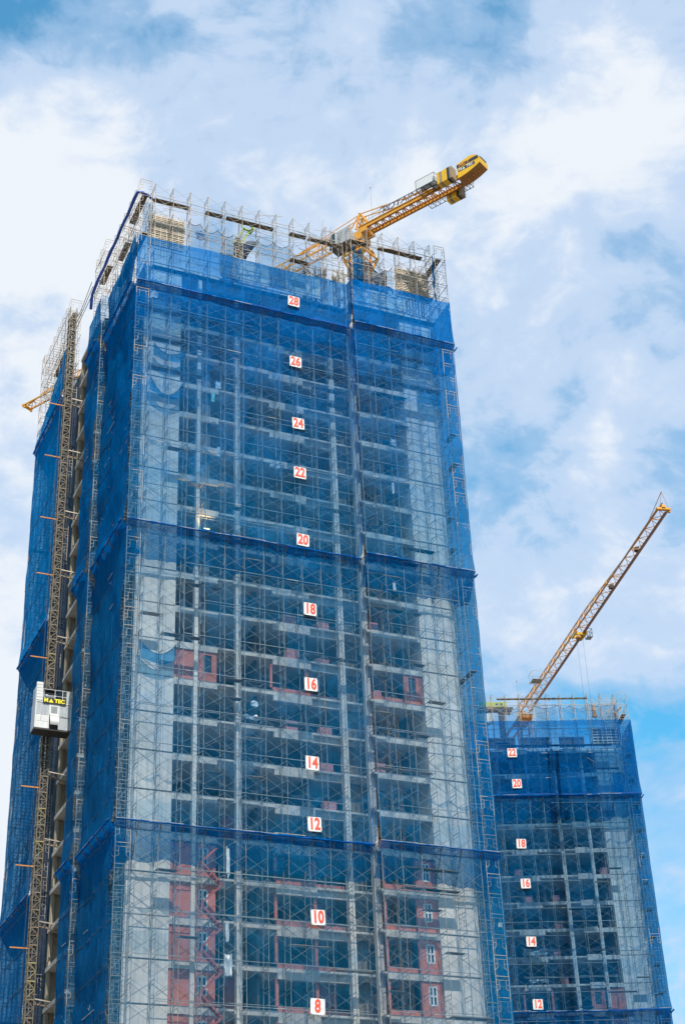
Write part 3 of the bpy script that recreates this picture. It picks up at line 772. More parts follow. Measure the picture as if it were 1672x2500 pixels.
# jib running back to the left, behind the roof
mbs = (MB(), MB(), MB())
truss_tri(mbs, -51.5, -1.0, 0.6, lambda x: 1.45 if x > -46 else 1.45 - (-46 - x) * .22, 1.7)
mbs[0].build('jib_chords', M['crane'], c1); mbs[1].build('jib_lacing', M['crane'], c1); mbs[2].build('jib_bottom_lacing', M['crane'], c1)
mb = MB().box(-51.8, -51.5, -.7, .7, -.14, .14).box(-51.6, -51.3, -.65, -.5, -.45, -.1).box(-51.6, -51.3, .5, .65, -.45, -.1)
mb.build('jib_tip', M['crane'], c1)
# counter jib: two deep girders with plan bracing, undersides coloured browner as painted shade
for y in (-.62, .62):
    g_ = MB().box(.4, 13.6, y - .03, y + .03, -.24, .24).build('girder', M['crane'], c1)
    MB().box(.4, 13.6, y - .11, y + .11, .241, .28).build('flange', M['crane'], g_)
    MB().box(.4, 13.6, y - .11, y + .11, -.28, -.241).build('flange', M['cranelow'], g_)
mb = MB()
for i in range(14):
    a = .6 + i * .92; mb.bar((a, -.6, 0), (a + .46, .6, 0), .09); mb.bar((a + .46, .6, 0), (a + .92, -.6, 0), .09); mb.bar((a, -.6, 0), (a, .6, 0), .1)
mb.build('plan_bracing', M['cranelow'], c1)
mb = MB()
for i in range(7): a = .6 + i * 1.3; mb.bar((a, -.66, .25), (a, -.66, 1.15), .035)
mb.bar((.6, -.66, 1.15), (8.6, -.66, 1.15), .035); mb.bar((.6, -.66, .7), (8.6, -.66, .7), .03)
for i in range(6): a = .6 + i * 1.6; mb.bar((a, .66, .25), (a, .66, 1.05), .035)
mb.bar((.6, .66, 1.05), (8.8, .66, 1.05), .035)
mb.build('handrail', M['steel'], c1)
mb = MB().bar((3.4, -.68, .32), (8.5, -.68, .32), .04).bar((3.4, -.68, 1.22), (8.5, -.68, 1.22), .04).bar((3.4, -.68, .32), (3.4, -.68, 1.22), .04).bar((8.5, -.68, .32), (8.5, -.68, 1.22), .04)
sg = mb.build('name_sign', M['steel2'], c1)
text('POTAIN', 1.12, M['letterdark'], sg, (5.9, -.69, .77), bold=.005, sx=1.12, shear=.25)
# A-frame over the slewing ring with its tie rods
mb = MB()
for y in (-.6, .6):
    mb.bar((.1, y, .2), (.5, y * .5, 2.35), .16); mb.bar((1.6, y, .2), (.6, y * .5, 2.35), .16); mb.bar((-.9, y, .2), (.4, y * .5, 2.3), .1)
mb.bar((.5, -.4, 2.35), (.5, .4, 2.35), .2).bar((.3, -.5, 1.2), (.3, .5, 1.2), .1).bar((1.1, -.5, 1.2), (1.1, .5, 1.2), .1)
mb.build('a_frame', M['crane'], c1)
mb = MB()
for y in (-.3, .3): mb.bar((.55, y, 2.35), (9.8, y * 1.9, .4), .085); mb.bar((.45, y, 2.3), (-9.0, 0, 1.5), .07)
mb.build('tie_rod', M['crane'], c1)
for y in (-.3, .3): MB().tube([(3.3, y * 1.2, 1.76), (3.8, y * 1.25, 1.66)], .10, 6).build('tie_coupling', M['crane'], c1)
# slewing platform, ring and mast
mb = MB().box(-1.3, 1.6, -.8, .8, -.7, -.3).box(-.9, .9, -.9, .9, -1.5, -.75)
mb.build('slewing_platform', M['crane'], c1)
MB().tube([(0, 0, -2.0), (0, 0, -1.5)], 1.0, 16).build('slewing_ring', M['cranelow'], c1)
mb = MB()
for a in (-1, 1):
    for b in (-1, 1): mb.bar((a * .85, b * .85, -2.0), (a * 1.35, b * 1.35, -3.4), .2); mb.bar((a * 1.35, b * 1.35, -3.4), (a * .8, b * .8, -5.2), .22)
    mb.bar((a * 1.35, -1.35, -3.4), (a * 1.35, 1.35, -3.4), .16); mb.bar((-1.35, a * 1.35, -3.4), (1.35, a * 1.35, -3.4), .16)
mb.build('climbing_collar', M['crane'], c1)
crane_mast(c1, -H1, -2.0, .8, M['crane'])
# operator's cab
pr = [(-2.4, -2.35), (-.95, -2.35), (-.95, .1), (-2.05, .1), (-2.75, -1.0)]
cab = MB().prism([(x, z) for x, z in pr], -1.95, -.85).build('cab', M['white'], c1)
MB().prism([(-2.74, -1.05), (-2.42, -2.1), (-1.75, -2.1), (-1.75, -.15), (-2.15, -.15)], -1.97, -1.955).build('side_window', M['glass'], cab)
MB().quad((-2.77, -1.8, -1.02), (-2.77, -1.0, -1.02), (-2.43, -1.0, -2.2), (-2.43, -1.8, -2.2)).build('windscreen', M['glass'], cab)
MB().box(-1.55, -1.05, -1.97, -1.955, -2.1, -.2).build('door', M['cabgrey'], cab)
MB().box(-2.3, -.4, -2.35, -.75, -2.5, -2.36).build('cab_floor', M['dark'], cab)
MB().box(-.9, .1, -2.3, -.95, -2.3, -.5).build('control_cabinet', M['cabgrey'], c1)
# winch platform on the far-left side with a pale cover, catwalks on the other
wp = MB()
for a in (8.9, 9.7, 10.5, 11.2): wp.bar((a, -1.95, -.15), (a, -.65, -.15), .06)
for b in (-1.95, -1.3, -.72): wp.bar((8.9, b, -.15), (11.2, b, -.15), .06)
for a, b in ((8.9, -1.95), (11.2, -1.95), (11.2, -.75), (8.9, -.75)): wp.bar((a, b, -.15), (a, b, 1.05), .04)
for z in (.45, 1.05): wp.bar((8.9, -1.95, z), (11.2, -1.95, z), .035); wp.bar((11.2, -1.95, z), (11.2, -.75, z), .035); wp.bar((8.9, -1.95, z), (8.9, -.75, z), .035)
wq = wp.build('winch_platform', M['dark'], c1)
MB().quad((8.95, -1.97, -.08), (11.0, -1.97, -.08), (11.0, -1.97, .98), (8.95, -1.97, .98)).box(8.95, 11.0, -1.96, -1.93, -.08, .98).build('cover_sheet', M['white'], wq)
MB().tube([(9.2, -1.3, .3), (10.4, -1.3, .3)], .33, 12).box(10.45, 11.0, -1.7, -.9, -.1, .6).build('winch', M['cabgrey'], wq)
MB().tube([(6.9, -1.25, .15), (9.4, -1.25, .15)], .07, 8).tube([(9.3, -1.25, .15), (9.6, -1.25, .15)], .18, 8).build('boom_light', M['orange'], c1)
for (a0, a1) in ((8.6, 10.9), (12.2, 13.9)):
    cw = MB()
    for y in (.72, 1.42): cw.bar((a0, y, -.22), (a1, y, -.22), .05)
    k = 4
    for i in range(k + 1): a = a0 + (a1 - a0) * i / k; cw.bar((a, .72, -.22), (a, 1.42, -.22), .05); cw.bar((a, 1.42, -.22), (a, 1.42, .75), .03)
    cw.bar((a0, 1.42, .75), (a1, 1.42, .75), .03).bar((a0, 1.42, .3), (a1, 1.42, .3), .03)
    cw.build('catwalk', M['dark'], c1)
counterweights(c1, 11.35, 6, -1.65, -.78, -.55, 1.0)
counterweights(c1, 10.9, 6, .75, 1.6, -.9, .55)
# tail housing: arched underside with three round ports
poly = []
for i in range(11):
    f = i / 10; poly.append((13.35 + 2.75 * f, -.28 + .95 * f ** 1.9 * .75 + .0))
poly += [(16.15, 1.05), (15.6, 1.75), (14.9, 1.95), (13.35, 1.62)]
tail = MB().prism(poly, -.78, .78).build('tail_housing', M['yellow'], c1)
und = MB()
for i in range(10):
    (xa, za), (xb, zb) = poly[i], poly[i + 1]; und.quad((xa, -.76, za - .012), (xa, .76, za - .012), (xb, .76, zb - .012), (xb, -.76, zb - .012))
und.build('underside', M['cranelow'], tail)  # darker skin that paints shade under the tail
for px in (14.1, 14.75, 15.4):
    f = (px - 13.35) / 2.75; z = -.28 + .7125 * f ** 1.9
    MB().tube([(px, 0.0, z - .05), (px + .03, 0.0, z - .02)], .21, 14).build('port', M['orange'], tail)
MB().box(13.33, 15.95, -.792, -.782, 1.05, 1.5).build('black_band', M['black'], tail)
MB().prism([(15.6, 1.752), (16.13, 1.08), (16.17, 1.08), (16.155, 1.3), (15.64, 1.78)], -.5, .5).build('end_band', M['black'], tail)
text('MCT', .50, M['orange'], tail, (14.2, -.80, 1.27), bold=.03, sx=1.25, shear=.35)
MB().box(13.5, 15.5, -.792, -.782, .50, .94).build('name_patch', M['black'], tail)
text('M', .46, M['white'], tail, (13.76, -.80, .72), bold=.035, sx=.95)
MB().prism([(13.96, .56), (14.36, .56), (14.16, .89)], -.805, -.795).build('lettering', M['white'], tail)
text('TEC', .46, M['white'], tail, (14.9, -.80, .72), bold=.035, sx=.98)
# whip mast on the crane
MB().tube([(1.9, 0, .2), (1.86, .02, 5.6)], .02, 5).tube([(1.86, .02, 5.6), (1.86, .02, 5.75)], .07, 6).build('lightning_rod', M['steel2'], c1)

# crane 2: long lattice jib reaching out towards the viewer
az2 = R(169.05); u2 = Vector((math.sin(az2), math.cos(az2), 0)); v2 = Vector((-u2.y, u2.x, 0))
o2 = Vector((23.51, 203.99, 87.0)) + v2 * .72
c2 = thing('tower_crane', 'long amber lattice crane jib rising from the roof of the shorter tower', 'tower crane', None, o2, R(90) - az2)
def ap2(x): return 1.65 if x < 30 else max(.75, 1.65 - (x - 30) * .05)
mbs = (MB(), MB(), MB())
truss_tri(mbs, 0.8, 57.3, 0.66, ap2, 2.2, cw=.14, bw=.06)
mbs[0].build('jib_chords', M['crane2'], c2); mbs[1].build('jib_lacing', M['crane'], c2); mbs[2].build('jib_bottom_lacing', M['crane2'], c2)
MB().box(3.0, 57.0, .30, .58, -.12, -.09).build('walkway', mat('pinkish_walkway_grating', (.34, .22, .20), .8, var=.4, scale=2), c2)
mb = MB().box(57.1, 57.5, -.8, .8, -.12, .12).box(56.9, 57.6, -.2, .2, .1, .4).box(57.1, 57.4, .6, .8, -.35, .1)
mb.build('jib_tip', M['crane'], c2)
MB().bar((52.0, 0, .75), (58.0, -.2, 1.8), .06).bar((58.0, -.2, 1.8), (57.4, .6, .1), .03).bar((58.0, -.2, 1.8), (56.6, 0, .7), .03).build('tip_stay', M['crane2'], c2)
for x, y in ((47.5, .3), (38.2, .3)): MB().box(x, x + .55, y - .25, y + .2, .02, .45).build('jib_winch', M['dark'], c2)
# rigid ties from root tower
mb = MB()
for a in (-.66, .66): mb.bar((-.6, a, -.3), (-1.6, 0, 2.3), .12).bar((2.6, a, 0), (-1.5, 0, 2.3), .12)
mb.bar((-1.6, 0, 2.3), (3.2, 0, 1.65), .12)
mb.build('a_frame', M['crane2'], c2)
MB().box(-2.2, 1.4, -.9, .9, -1.0, -.4).build('slewing_platform', M['cranelow'], c2)
crane_mast(c2, -87.0, -1.0, .8, M['crane2'])
cj = MB().box(-13, -.6, -.7, -.55, -.5, -.1).box(-13, -.6, .55, .7, -.5, -.1)
cj.build('counter_jib', M['crane2'], c2)
MB().box(-13.2, -10.4, -.5, .5, -2.2, -.1).build('counterweight', M['cabgrey'], c2)
# trolley with its basket and hoist ropes
tx = 26.3
tr = MB().box(tx - .9, tx + .9, -.75, -.6, -.45, -.1).box(tx - .9, tx + .9, .6, .75, -.45, -.1).box(tx - .6, tx - .35, -.6, .6, -.5, -.2).box(tx + .35, tx + .6, -.6, .6, -.5, -.2).build('trolley', M['yellow'], c2)
mb = MB()
for a in (tx - .5, tx + .4):
    for b in (.95, 1.6): mb.bar((a, b, -.6), (a, b, .5), .05)
for z in (-.6, 0.0, .5):
    mb.bar((tx - .5, .95, z), (tx + .4, .95, z), .05).bar((tx - .5, 1.6, z), (tx + .4, 1.6, z), .05).bar((tx - .5, .95, z), (tx - .5, 1.6, z), .05).bar((tx + .4, .95, z), (tx + .4, 1.6, z), .05)
mb.build('service_basket', M['dark'], tr)
MB().box(tx - .5, tx + .4, .95, 1.6, -.66, -.61).build('basket_floor', M['cabgrey'], tr)
MB().tube([(tx - .2, -.3, -.7), (tx - .2, .3, -.7)], .28, 10).build('sheave', M['cranelow'], tr)
rp = MB()
for a in (-.42, .42): rp.bar((tx, a, -.6), (tx, a * .75, -72), .018)
rp.build('hoist_rope', M['dark'], c2)
MB().box(tx - .3, tx + .3, -.4, .4, -73.2, -72).build('hook_block', M['yellow'], c2)
mb = MB()
for b in (-2.1, -.75): mb.bar((10.6, b, -.1), (12.4, b, -.1), .06)
for i in range(5): mb.bar((10.6 + .45 * i, -2.1, -.1), (10.6 + .45 * i, -.75, -.1), .06)
for a, b in ((10.6, -2.1), (12.4, -2.1)): mb.bar((a, b, -.1), (a, b, 1.1), .035)
mb.bar((10.6, -2.1, 1.1), (12.4, -2.1, 1.1), .035).bar((10.6, -2.1, 1.1), (10.6, -.7, 1.1), .035).bar((12.4, -2.1, 1.1), (12.4, -.7, 1.1), .035)
mb.build('side_platform', M['steel'], c2)
MB().box(10.7, 12.3, -2.0, -.8, -.05, -.02).build('platform_deck', M['cabgrey'], c2)
lr = tagm(put(MB().tube([(0, 0, -6), (.05, 0, 4.6)], .022, 5).tube([(.05, 0, 4.6), (.05, 0, 4.8)], .09, 6).build('whip_aerial', M['steel2']), T2, (-13.5, 6, 84.5)), 'thin whip aerial standing on the roof of the shorter tower', 'aerial')

# ------------------------------------------------------------------ hoist on the left face
hm = thing('hoist_mast', 'tall lattice hoist mast climbing the left side of the tall tower', 'hoist mast', T1, (-1.75, 18.1, 0))
HZ = 105.5
mb = MB()
for a in (-.34, .34):
    for b in (-.34, .34): mb.bar((a, b, 0), (a, b, HZ), .085)
mb.build('rails', M['mast'], hm)
mb = MB(); st = 0.755; n = int(HZ / st)
sec = MB()
for (p, q) in (((-.34, -.34), (.34, -.34)), ((.34, -.34), (.34, .34)), ((.34, .34), (-.34, .34)), ((-.34, .34), (-.34, -.34))):
    sec.bar((*p, 1.44), (*q, 1.44), .10); sec.bar((*p, .75), (*q, .75), .05)
    sec.bar((*p, .05), (*q, .72), .05); sec.bar((*q, .78), (*p, 1.42), .05)
secm = [sec.mesh('mast_section', mat('cream_paint', (.24, .19, .12), .6, var=.35, bump=0)), sec.mesh('mast_section', mat('pale_yellow_paint', (.40, .33, .14), .6, var=.4, bump=0))]
for i in range(int(HZ / 1.508)): link('mast_section', secm[1 if hsh(i, 2) < .12 else 0], hm, (0, 0, i * 1.508))
for x in (-.75, .62):
    MB().bar((x, -.2, 0), (x, -.2, 104), .035).build('cable', M['dark'], hm)
MB().bar((.12, -.2, 0), (.12, -.2, 104), .16).bar((-.1, .2, 0), (-.1, .2, 104), .2).build('rack_and_dark_backing', M['dark'], hm)  # rack, plus a dark cable-trough strip added to deepen the shaded mast interior
for z in (92.9, 86.6, 79.4, 73.2, 64.4, 51.7, 44.5, 37.4, 30.3):
    MB().bar((-1.95, -.1, z - .02), (-.34, -.1, z - .02), .09).build('landing_bar', M['orange'], hm)
for z in (93.8, 87.5, 80.4, 73.8, 66.7, 53.2, 47.0, 39.7, 33.2):
    tb = MB().bar((.34, -.3, z), (2.2, -.7, z - .35), .09).bar((.34, .3, z - .25), (2.2, .5, z - .45), .09).bar((.4, -.3, z - .25), (2.2, .6, z - .5), .06).bar((1.0, -.45, z), (1.0, .35, z - .2), .07).bar((1.5, -.55, z - .2), (1.5, .45, z - .3), .07)
    tb.build('wall_tie', M['steel'], hm)

# cab, seen square on from its long side
hc = thing('hoist_cab', 'silver construction hoist cab with a black and yellow name board', 'hoist', T1, (-3.38, 15.75, 56.45))
W_ = 3.3; D_ = 1.45; Hh = 2.55
MB().box(-.03, W_ + .03, -.06, D_, -.16, 0).build('base_frame', M['dark'], hc)
MB().box(0, .08, -.03, .06, 0, Hh).box(W_ - .08, W_, -.03, .06, 0, Hh).box(1.22, 1.30, -.03, .06, 0, Hh).box(2.12, 2.2, -.03, .06, 0, Hh).box(0, W_, -.04, .05, Hh - .06, Hh + .04).build('corner_post', M['white'], hc)
for a, b, z0, z1, mk in ((.09, 1.21, .02, .66, 'white'), (.09, 1.21, .68, 1.28, 'white'), (.09, 1.21, 1.30, Hh - .08, 'cabgrey'), (2.21, W_ - .09, .02, 1.15, 'cabgrey'), (2.21, W_ - .09, 1.18, Hh - .08, 'cabgrey')):
    MB().box(a, b, .0, .03, z0, z1).build('side_panel', M[mk if mk != 'white' else 'cab'], hc)
for (p, q) in (((.5, .75), (.75, Hh - .1)), ((.85, 1.3), (.95, Hh - .1)), ((2.5, 1.2), (2.35, Hh - .1)), ((2.8, .3), (2.8, Hh)), ((2.3, 1.3), (3.1, 1.2))):
    MB().bar((p[0], -.03, p[1]), (q[0], -.03, q[1]), .025).build('stay', M['steel2'], hc)
# rounded middle bay
prof = []
MBp = MB()
def bulge(u, v):
    z = .30 + 1.15 * u; r = math.sin(math.pi * min(1, u * .62)) ; return (1.32 + .78 * v, -.05 - .38 * (1 - (2 * u - .55) ** 2 * .85 if u < .8 else (1 - u) * 3.0), z)
MBp.grid(bulge, 12, 2); MBp.build('rounded_panel', M['cab'], hc, smooth=True)
MB().prism([(1.31, .02), (1.31, .30), (2.11, .30), (2.11, .02)], .0, .03).build('side_panel', M['dark'], hc)
MB().box(1.31, 2.11, -.02, .03, 1.47, Hh - .1).build('side_panel', M['cab'], hc)
lv_ = MB()
for i in range(12): lv_.box(1.42, 2.0, -.045, -.025, 1.55 + i * .055, 1.58 + i * .055)
lv_.build('louvre', M['cabgrey'], hc)
MB().box(-.02, .0, .0, D_, 0, Hh).build('end_panel', M['cabgrey'], hc)
MB().box(W_, W_ + .02, .0, D_, 0, Hh).build('end_panel', M['cabgrey'], hc)
MB().box(0, W_, D_ - .03, D_, 0, Hh).box(0, W_, 0, D_, Hh, Hh + .05).build('roof', M['cabgrey'], hc)
# roof gear
for i in range(6):
    MB().box(.02, .58, -.05, .28, Hh + .1 + i * .30, Hh + .37 + i * .30).build('door_leaf', M['cab'], hc)
    if i < 5: MB().box(-.0, .02, .28, 1.3, Hh + .06 + i * .30, Hh + .32 + i * .30).build('door_leaf', M['cabgrey'], hc)
MB().box(2.78, 3.22, -.03, .3, Hh - .05, Hh + 1.2).build('side_locker', M['cabgrey'], hc)
sb = MB().box(.62, 2.74, -.12, -.08, Hh - .12, Hh + .36).build('name_board', M['black'], hc)
text('M', .50, M['letteryel'], sb, (.90, -.13, Hh + .12), bold=.045, sx=.95)
MB().prism([(1.14, Hh - .06), (1.58, Hh - .06), (1.36, Hh + .30)], -.135, -.125).build('lettering', M['letteryel'], sb)
text('TEC', .50, M['letteryel'], sb, (2.14, -.13, Hh + .12), bold=.045, sx=1.02)
mb = MB()
for a in (.6, 1.7, 2.4, W_): mb.bar((a, 0, Hh), (a, 0, Hh + 1.25), .035)
for z in (Hh + .65, Hh + 1.25): mb.bar((.6, 0, z), (W_, 0, z), .035); mb.bar((W_, 0, z), (W_, D_, z), .035)
mb.build('guard_rail', M['white'], hc)
MB().tube([(1.0, .7, Hh + .35), (1.9, .7, Hh + .35)], .2, 10).tube([(1.0, .7, Hh + .85), (1.9, .7, Hh + .85)], .2, 10).box(.9, 2.0, .95, 1.2, Hh + .05, Hh + 1.4).build('drive_unit', M['cabgrey'], hc)
MB().tube([(1.45, .7, Hh + 1.35), (1.45, .7, Hh + 1.5)], .55, 12).build('cable_guide', M['dark'], hc)

# ------------------------------------------------------------------ things on the roof deck
# blue hose lashed round the corner
pts = [(1.65, .6, 107.35), (1.1, .4, 107.5), (.4, .1, 107.5), (-.15, .0, 107.3)]
for i in range(1, 15): pts.append((-.15 - .6 * i / 14, 14.0 * i / 14, 107.3 - 2.4 * i / 14 + .12 * math.sin(i * 1.7)))
pts += [(-.72, 14.3, 104.2), (-.7, 14.5, 103.2)]
hz = MB().tube([(p[0], p[1] , p[2]) for p in pts], [.13 + .05 * hsh(i, 2) for i in range(len(pts))], 8).build('hose', M['hose'], smooth=True)
tagm(put(hz, T1), 'thick blue wrapped hose lashed along the top left edge of the tall tower', 'hose')
for i, (x, y) in enumerate(((-.8, 14.3), (-.65, 14.35), (-.5, 14.4))):
    c = MB().tube([(x, y, 106.6 - i * .5), (-1.0, 17.5, 105.2 - i * .6), (-1.35 + .1 * i, 21.0, 104.8 - i * .7)], .035, 5).build('cable', M['dark'])
    tagm(put(c, T1), ['upper', 'middle', 'lowest'][i] + ' of three dark cables slung between the two left scaffold blocks', 'cable')


def swag(frame, x0, x1, y, z0, z1, dip, key, label, dy=.25, cat='netting'):
    def fn(u, v):
        s = x0 + (x1 - x0) * u; c = 1 - (2 * u - 1) ** 2
        top = z1 - dip * c; bot = z0 - dip * .4 * c + .25 * mnoise.noise(Vector((s, z0, 2)))
        return (s, y - dy * math.sin(math.pi * v) * c + .06 * mnoise.noise(Vector((s * 2, v * 4, z1))), bot + (top - bot) * v)
    o = MB().grid(fn, 10, 8).build('hung_net', N[key], smooth=True); tagm(put(o, frame), label, cat); o['group'] = 'thin nets hung along the roof edges'
    r_ = MB().tube([fn(i / 10, 1) for i in range(11)], .035, 5).build('head_rope', M['letterdark'], o, smooth=True)
    return o


sw = [(5.6, 6.9, 103.0, 106.6, .4), (6.9, 8.8, 102.9, 106.4, .7), (8.8, 10.4, 102.0, 106.2, .5), (12.9, 14.6, 102.8, 106.3, .5), (14.6, 16.4, 102.2, 106.6, .5), (16.4, 18.2, 102.4, 106.2, .6), (18.3, 20.0, 103.4, 106.3, .8), (26.3, 28.2, 103.5, 107.2, .9)]
nm = ['first', 'second', 'third', 'fourth', 'fifth', 'sixth', 'seventh', 'eighth']
for i, (a, b, z0, z1, dp) in enumerate(sw): swag(T1, a, b, 1.5, z0, z1, dp, 'pale', f'thin pale blue net, {nm[i]} from the left along the tall tower roof edge')
for i, (a, b, z0, z1) in enumerate([(-18.6, -16.6, 81, 83.5), (-16.6, -14.4, 81, 83.5), (-12.3, -9.3, 80.6, 83.6), (-9.2, -7.5, 80.8, 83.6), (-7.5, -5.2, 80.8, 83.5), (-5.2, -1.8, 80.8, 83.8)]):
    swag(T2, a, b, 1.4, z0, z1, .45, 'pale', f'thin pale blue net, {nm[i]} from the left along the shorter tower roof edge')
for (x0, x1, y, z0, z1, dp, lb) in ((2.2, 5.4, 1.5, 85.2, 86.6, 1.7, 'dark blue net swag looped across the left wall between boards 24 and 26'),
                             (2.4, 5.6, 1.5, 89.2, 90.6, 1.0, 'uppermost dark blue net swag on the left wall of the tall tower'),
                             (2.0, 5.2, 1.5, 57.9, 59.4, 1.1, 'dark blue net swag looped across the left wall beside board 16'),
                             (29.6, 32.0, .3, 89.6, 91.6, .8, 'dark blue net swag looped across the right wall beside board 26')):
    swag(T1, x0, x1, y, z0, z1, dp, 'side', lb, dy=.1)['group'] = 'dark swags on the pale walls'
swag(T2, -3.0, -1.3, 1.5, 71.2, 74.0, .1, 'side', 'pointed blue cloth hung on the right wall of the shorter tower', dy=.1)['group'] = 'dark swags on the pale walls'
# tied-up blue cloth on the roof edge and dark tarpaulins
def cloth(frame, cx, cy, cz, w_, h_, key, label, cat='cloth', seed=1, hang=1.0, mt=None, yaw=0):
    def fn(u, v):
        s = (u - .5) * w_ * (1 - .45 * hang * abs(v - .6)) ; n_ = mnoise.noise(Vector((u * 2.3 + seed, v * 2.1, seed * 1.7)))
        return (s + .25 * w_ * n_ * (1 - v), .35 * w_ * mnoise.noise(Vector((u * 3 + seed, v * 3, 4.0))), -h_ * (1 - v) + .18 * h_ * n_)
    o = MB().grid(fn, 8, 8).build('cloth', mt or N[key], smooth=True)
    tagm(put(o, frame, (cx, cy, cz), rz=yaw), label, cat); return o


cloth(T1, 6.9, 1.5, 105.6, 1.1, 1.1, 'side', 'bunched blue cloth tied to the roof scaffold of the tall tower', seed=3)
cloth(T1, 25.2, 1.4, 106.5, 4.6, 3.6, 'darkn', 'dark blue tarpaulin below the crane on the tall tower roof', 'tarpaulin', 5, .1)
cloth(T1, 23.6, 0.2, 107.2, 1.2, 5.0, 'side', 'narrow blue tarpaulin hanging just left of the crane mast', 'tarpaulin', 9, .1)
cloth(T1, 32.1, -.3, 108.2, 1.0, 5.6, 'side', 'blue tarpaulin furled beside the right-hand formwork of the tall tower', 'tarpaulin', 11, .2, yaw=R(60))
cloth(T1, 1.2, .9, 107.0, 1.1, 3.6, 'pale', 'grey-blue sheet hanging beside the left-hand formwork of the tall tower', 'sheet', 13, .2)
cloth(T2, -1.4, 1.8, 83.7, .5, 3.0, 'side', 'narrow blue sheet at the right end of the shorter tower roof', 'sheet', 17, .1)
shoring(T1, 18.6, 21.0, 2.4, 4.0, 101.1, 106.4, 'tangled timber shoring on the tall tower roof left of the crane', 22)
shoring(T1, 21.6, 23.0, 1.7, 3.2, 101.1, 106.0, 'steel and timber shoring on the tall tower roof just left of the crane mast', 18, 'form')
shoring(T1, 23.5, 27.6, 1.6, 3.0, 101.1, 105.6, 'row of steel props on the tall tower roof below the crane', 26, 'form')
# concrete placing boom wrapped in dark netting, lime hose bends on top
pb = thing('placing_boom', 'concrete placing boom on the tall tower roof with bright lime bends and dark wrapping', 'placing boom', T1, (11.2, 2.9, 101.0))
MB().bar((0, 0, 0), (.2, .2, 6.2), .55, .55, cap=True).build('column', M['dark'], pb)
def pbw(u, v):
    a = 2 * math.pi * u; r = .75 + .25 * mnoise.noise(Vector((math.cos(a) * 2, v * 5, math.sin(a)))); s = 1 - .3 * v
    return (r * s * math.cos(a) * 1.1 + .2 + 1.5 * v * v - .9 * (1 - v), r * s * math.sin(a) * .7, .2 + 5.8 * v)
MB().grid(pbw, 16, 14).build('wrapping', N['darkn'], pb, smooth=True)
MB().bar((-.3, 0, 5.4), (.8, 0, 7.5), .14).bar((.5, 0, 5.4), (1.5, 0, 7.7), .2).build('arm', M['lime'], pb)
ring = [(1.2 + .55 * math.cos(t), -.1, 7.9 + .42 * math.sin(t)) for t in [i * .5 for i in range(14)]]
MB().tube(ring, .11, 7).tube([(1.5, 0, 7.2), (2.0, .1, 7.9), (1.6, 0, 8.4), (1.0, 0, 8.5)], .13, 7).build('hose_bend', M['lime'], pb, smooth=True)
stt = thing('ladder_tower', 'slim steel ladder tower beside the placing boom on the tall tower roof', 'ladder', T1, (10.9, 2.2, 101.0))
mb = MB()
for a in (0, .6): mb.bar((a, 0, 0), (a, 0, 5.4), .09)
mb.build('stile', M['steel2'], stt)
for i in range(15): MB().bar((0, 0, .3 + i * .34), (.6, .0, .2 + i * .34), .09).build('rung', M['form'], stt)
# aerial rods on the roof
for (x, z, q) in ((21.0, 112.6, 'left'), (21.95, 112.2, 'right')):
    r_ = MB().bar((0, 0, 0), (.03, 0, z - 101), .045).build('steel_rod', M['steel2']); tagm(put(r_, T1, (x, 3, 101)), f'{q} of two thin steel rods standing up left of the crane', 'rod')
# placing boom and gear on the second roof
p2 = thing('placing_boom', 'lime green topped concrete placing boom on the left of the shorter tower roof', 'placing boom', T2, (-18.6, 4.0, 80.2))
MB().box(-.6, 3.0, -.3, .3, 4.25, 4.95).build('boom_section', M['lime'], p2)
MB().prism([(-1.0, 3.6), (-1.0, 4.2), (3.9, 4.2), (3.4, 3.3), (1.5, 3.7)], -.35, .35).build('arm', M['dark'], p2)
MB().prism([(-.8, 2.3), (-.4, 1.9), (.6, 1.9), (1.1, 2.4), (1.0, 3.1), (-.8, 3.2)], -.5, .5).build('counterweight', M['cabgrey'], p2)
MB().bar((2.2, 0, -2), (2.2, 0, 3.6), .7, .7, cap=True).build('column', M['dark'], p2)
mb = MB()
for a in (-.6, 1.2, 3.0): mb.bar((a, -.3, 4.95), (a, -.3, 5.7), .04)
mb.bar((-.6, -.3, 5.7), (3.0, -.3, 5.7), .04).build('guard_rail', M['steel2'], p2)
for i in range(5): MB().box(-.3 + .6 * i, .05 + .6 * i, -.315, -.305, 4.42, 4.78).build('decal', M['letterdark'] if i > 2 else M['lime'], p2)
wl = [(-9.2, -8.2), (-7.2, -4.9), (-4.2, -1.0)]
for a, b in wl: pass
tw2 = [o for o in bpy.data.objects if o.name.startswith('concrete_tower')][-1]
formwork(tw2, -4.8, -1.1, 2.0, 78.2, 80.6, 6)
for (a, b) in ((-9.3, -6.0), (-14.5, -10.6), (-19.5, -15.2)): MB().box(a, b, 2.2, 2.45, 77.99, 79.4).build('edge_form', M['darkwood'], tw2)
mb = MB()
for i in range(16):
    for j in range(2): mb.bar((-4.9 + i * .26, 2.4 + j * .6, 78), (-4.9 + i * .26 + random.uniform(-.05, .05), 2.4 + j * .6, 85.2 + random.uniform(-.6, .5)), .035)
for k in range(8): mb.bar((-5, 2.4, 80.8 + k * .5), (-1.0, 2.4, 80.8 + k * .5), .025)
mb.build('rebar', M['steel'], tw2)
mb = MB()
for i in range(9): mb.bar((-12.0 + i * .16, 2.4, 78), (-12.0 + i * .16 + .05, 2.4, 84.5 + random.uniform(-.4, .3)), .035)
mb.build('rebar', M['steel'], tw2)
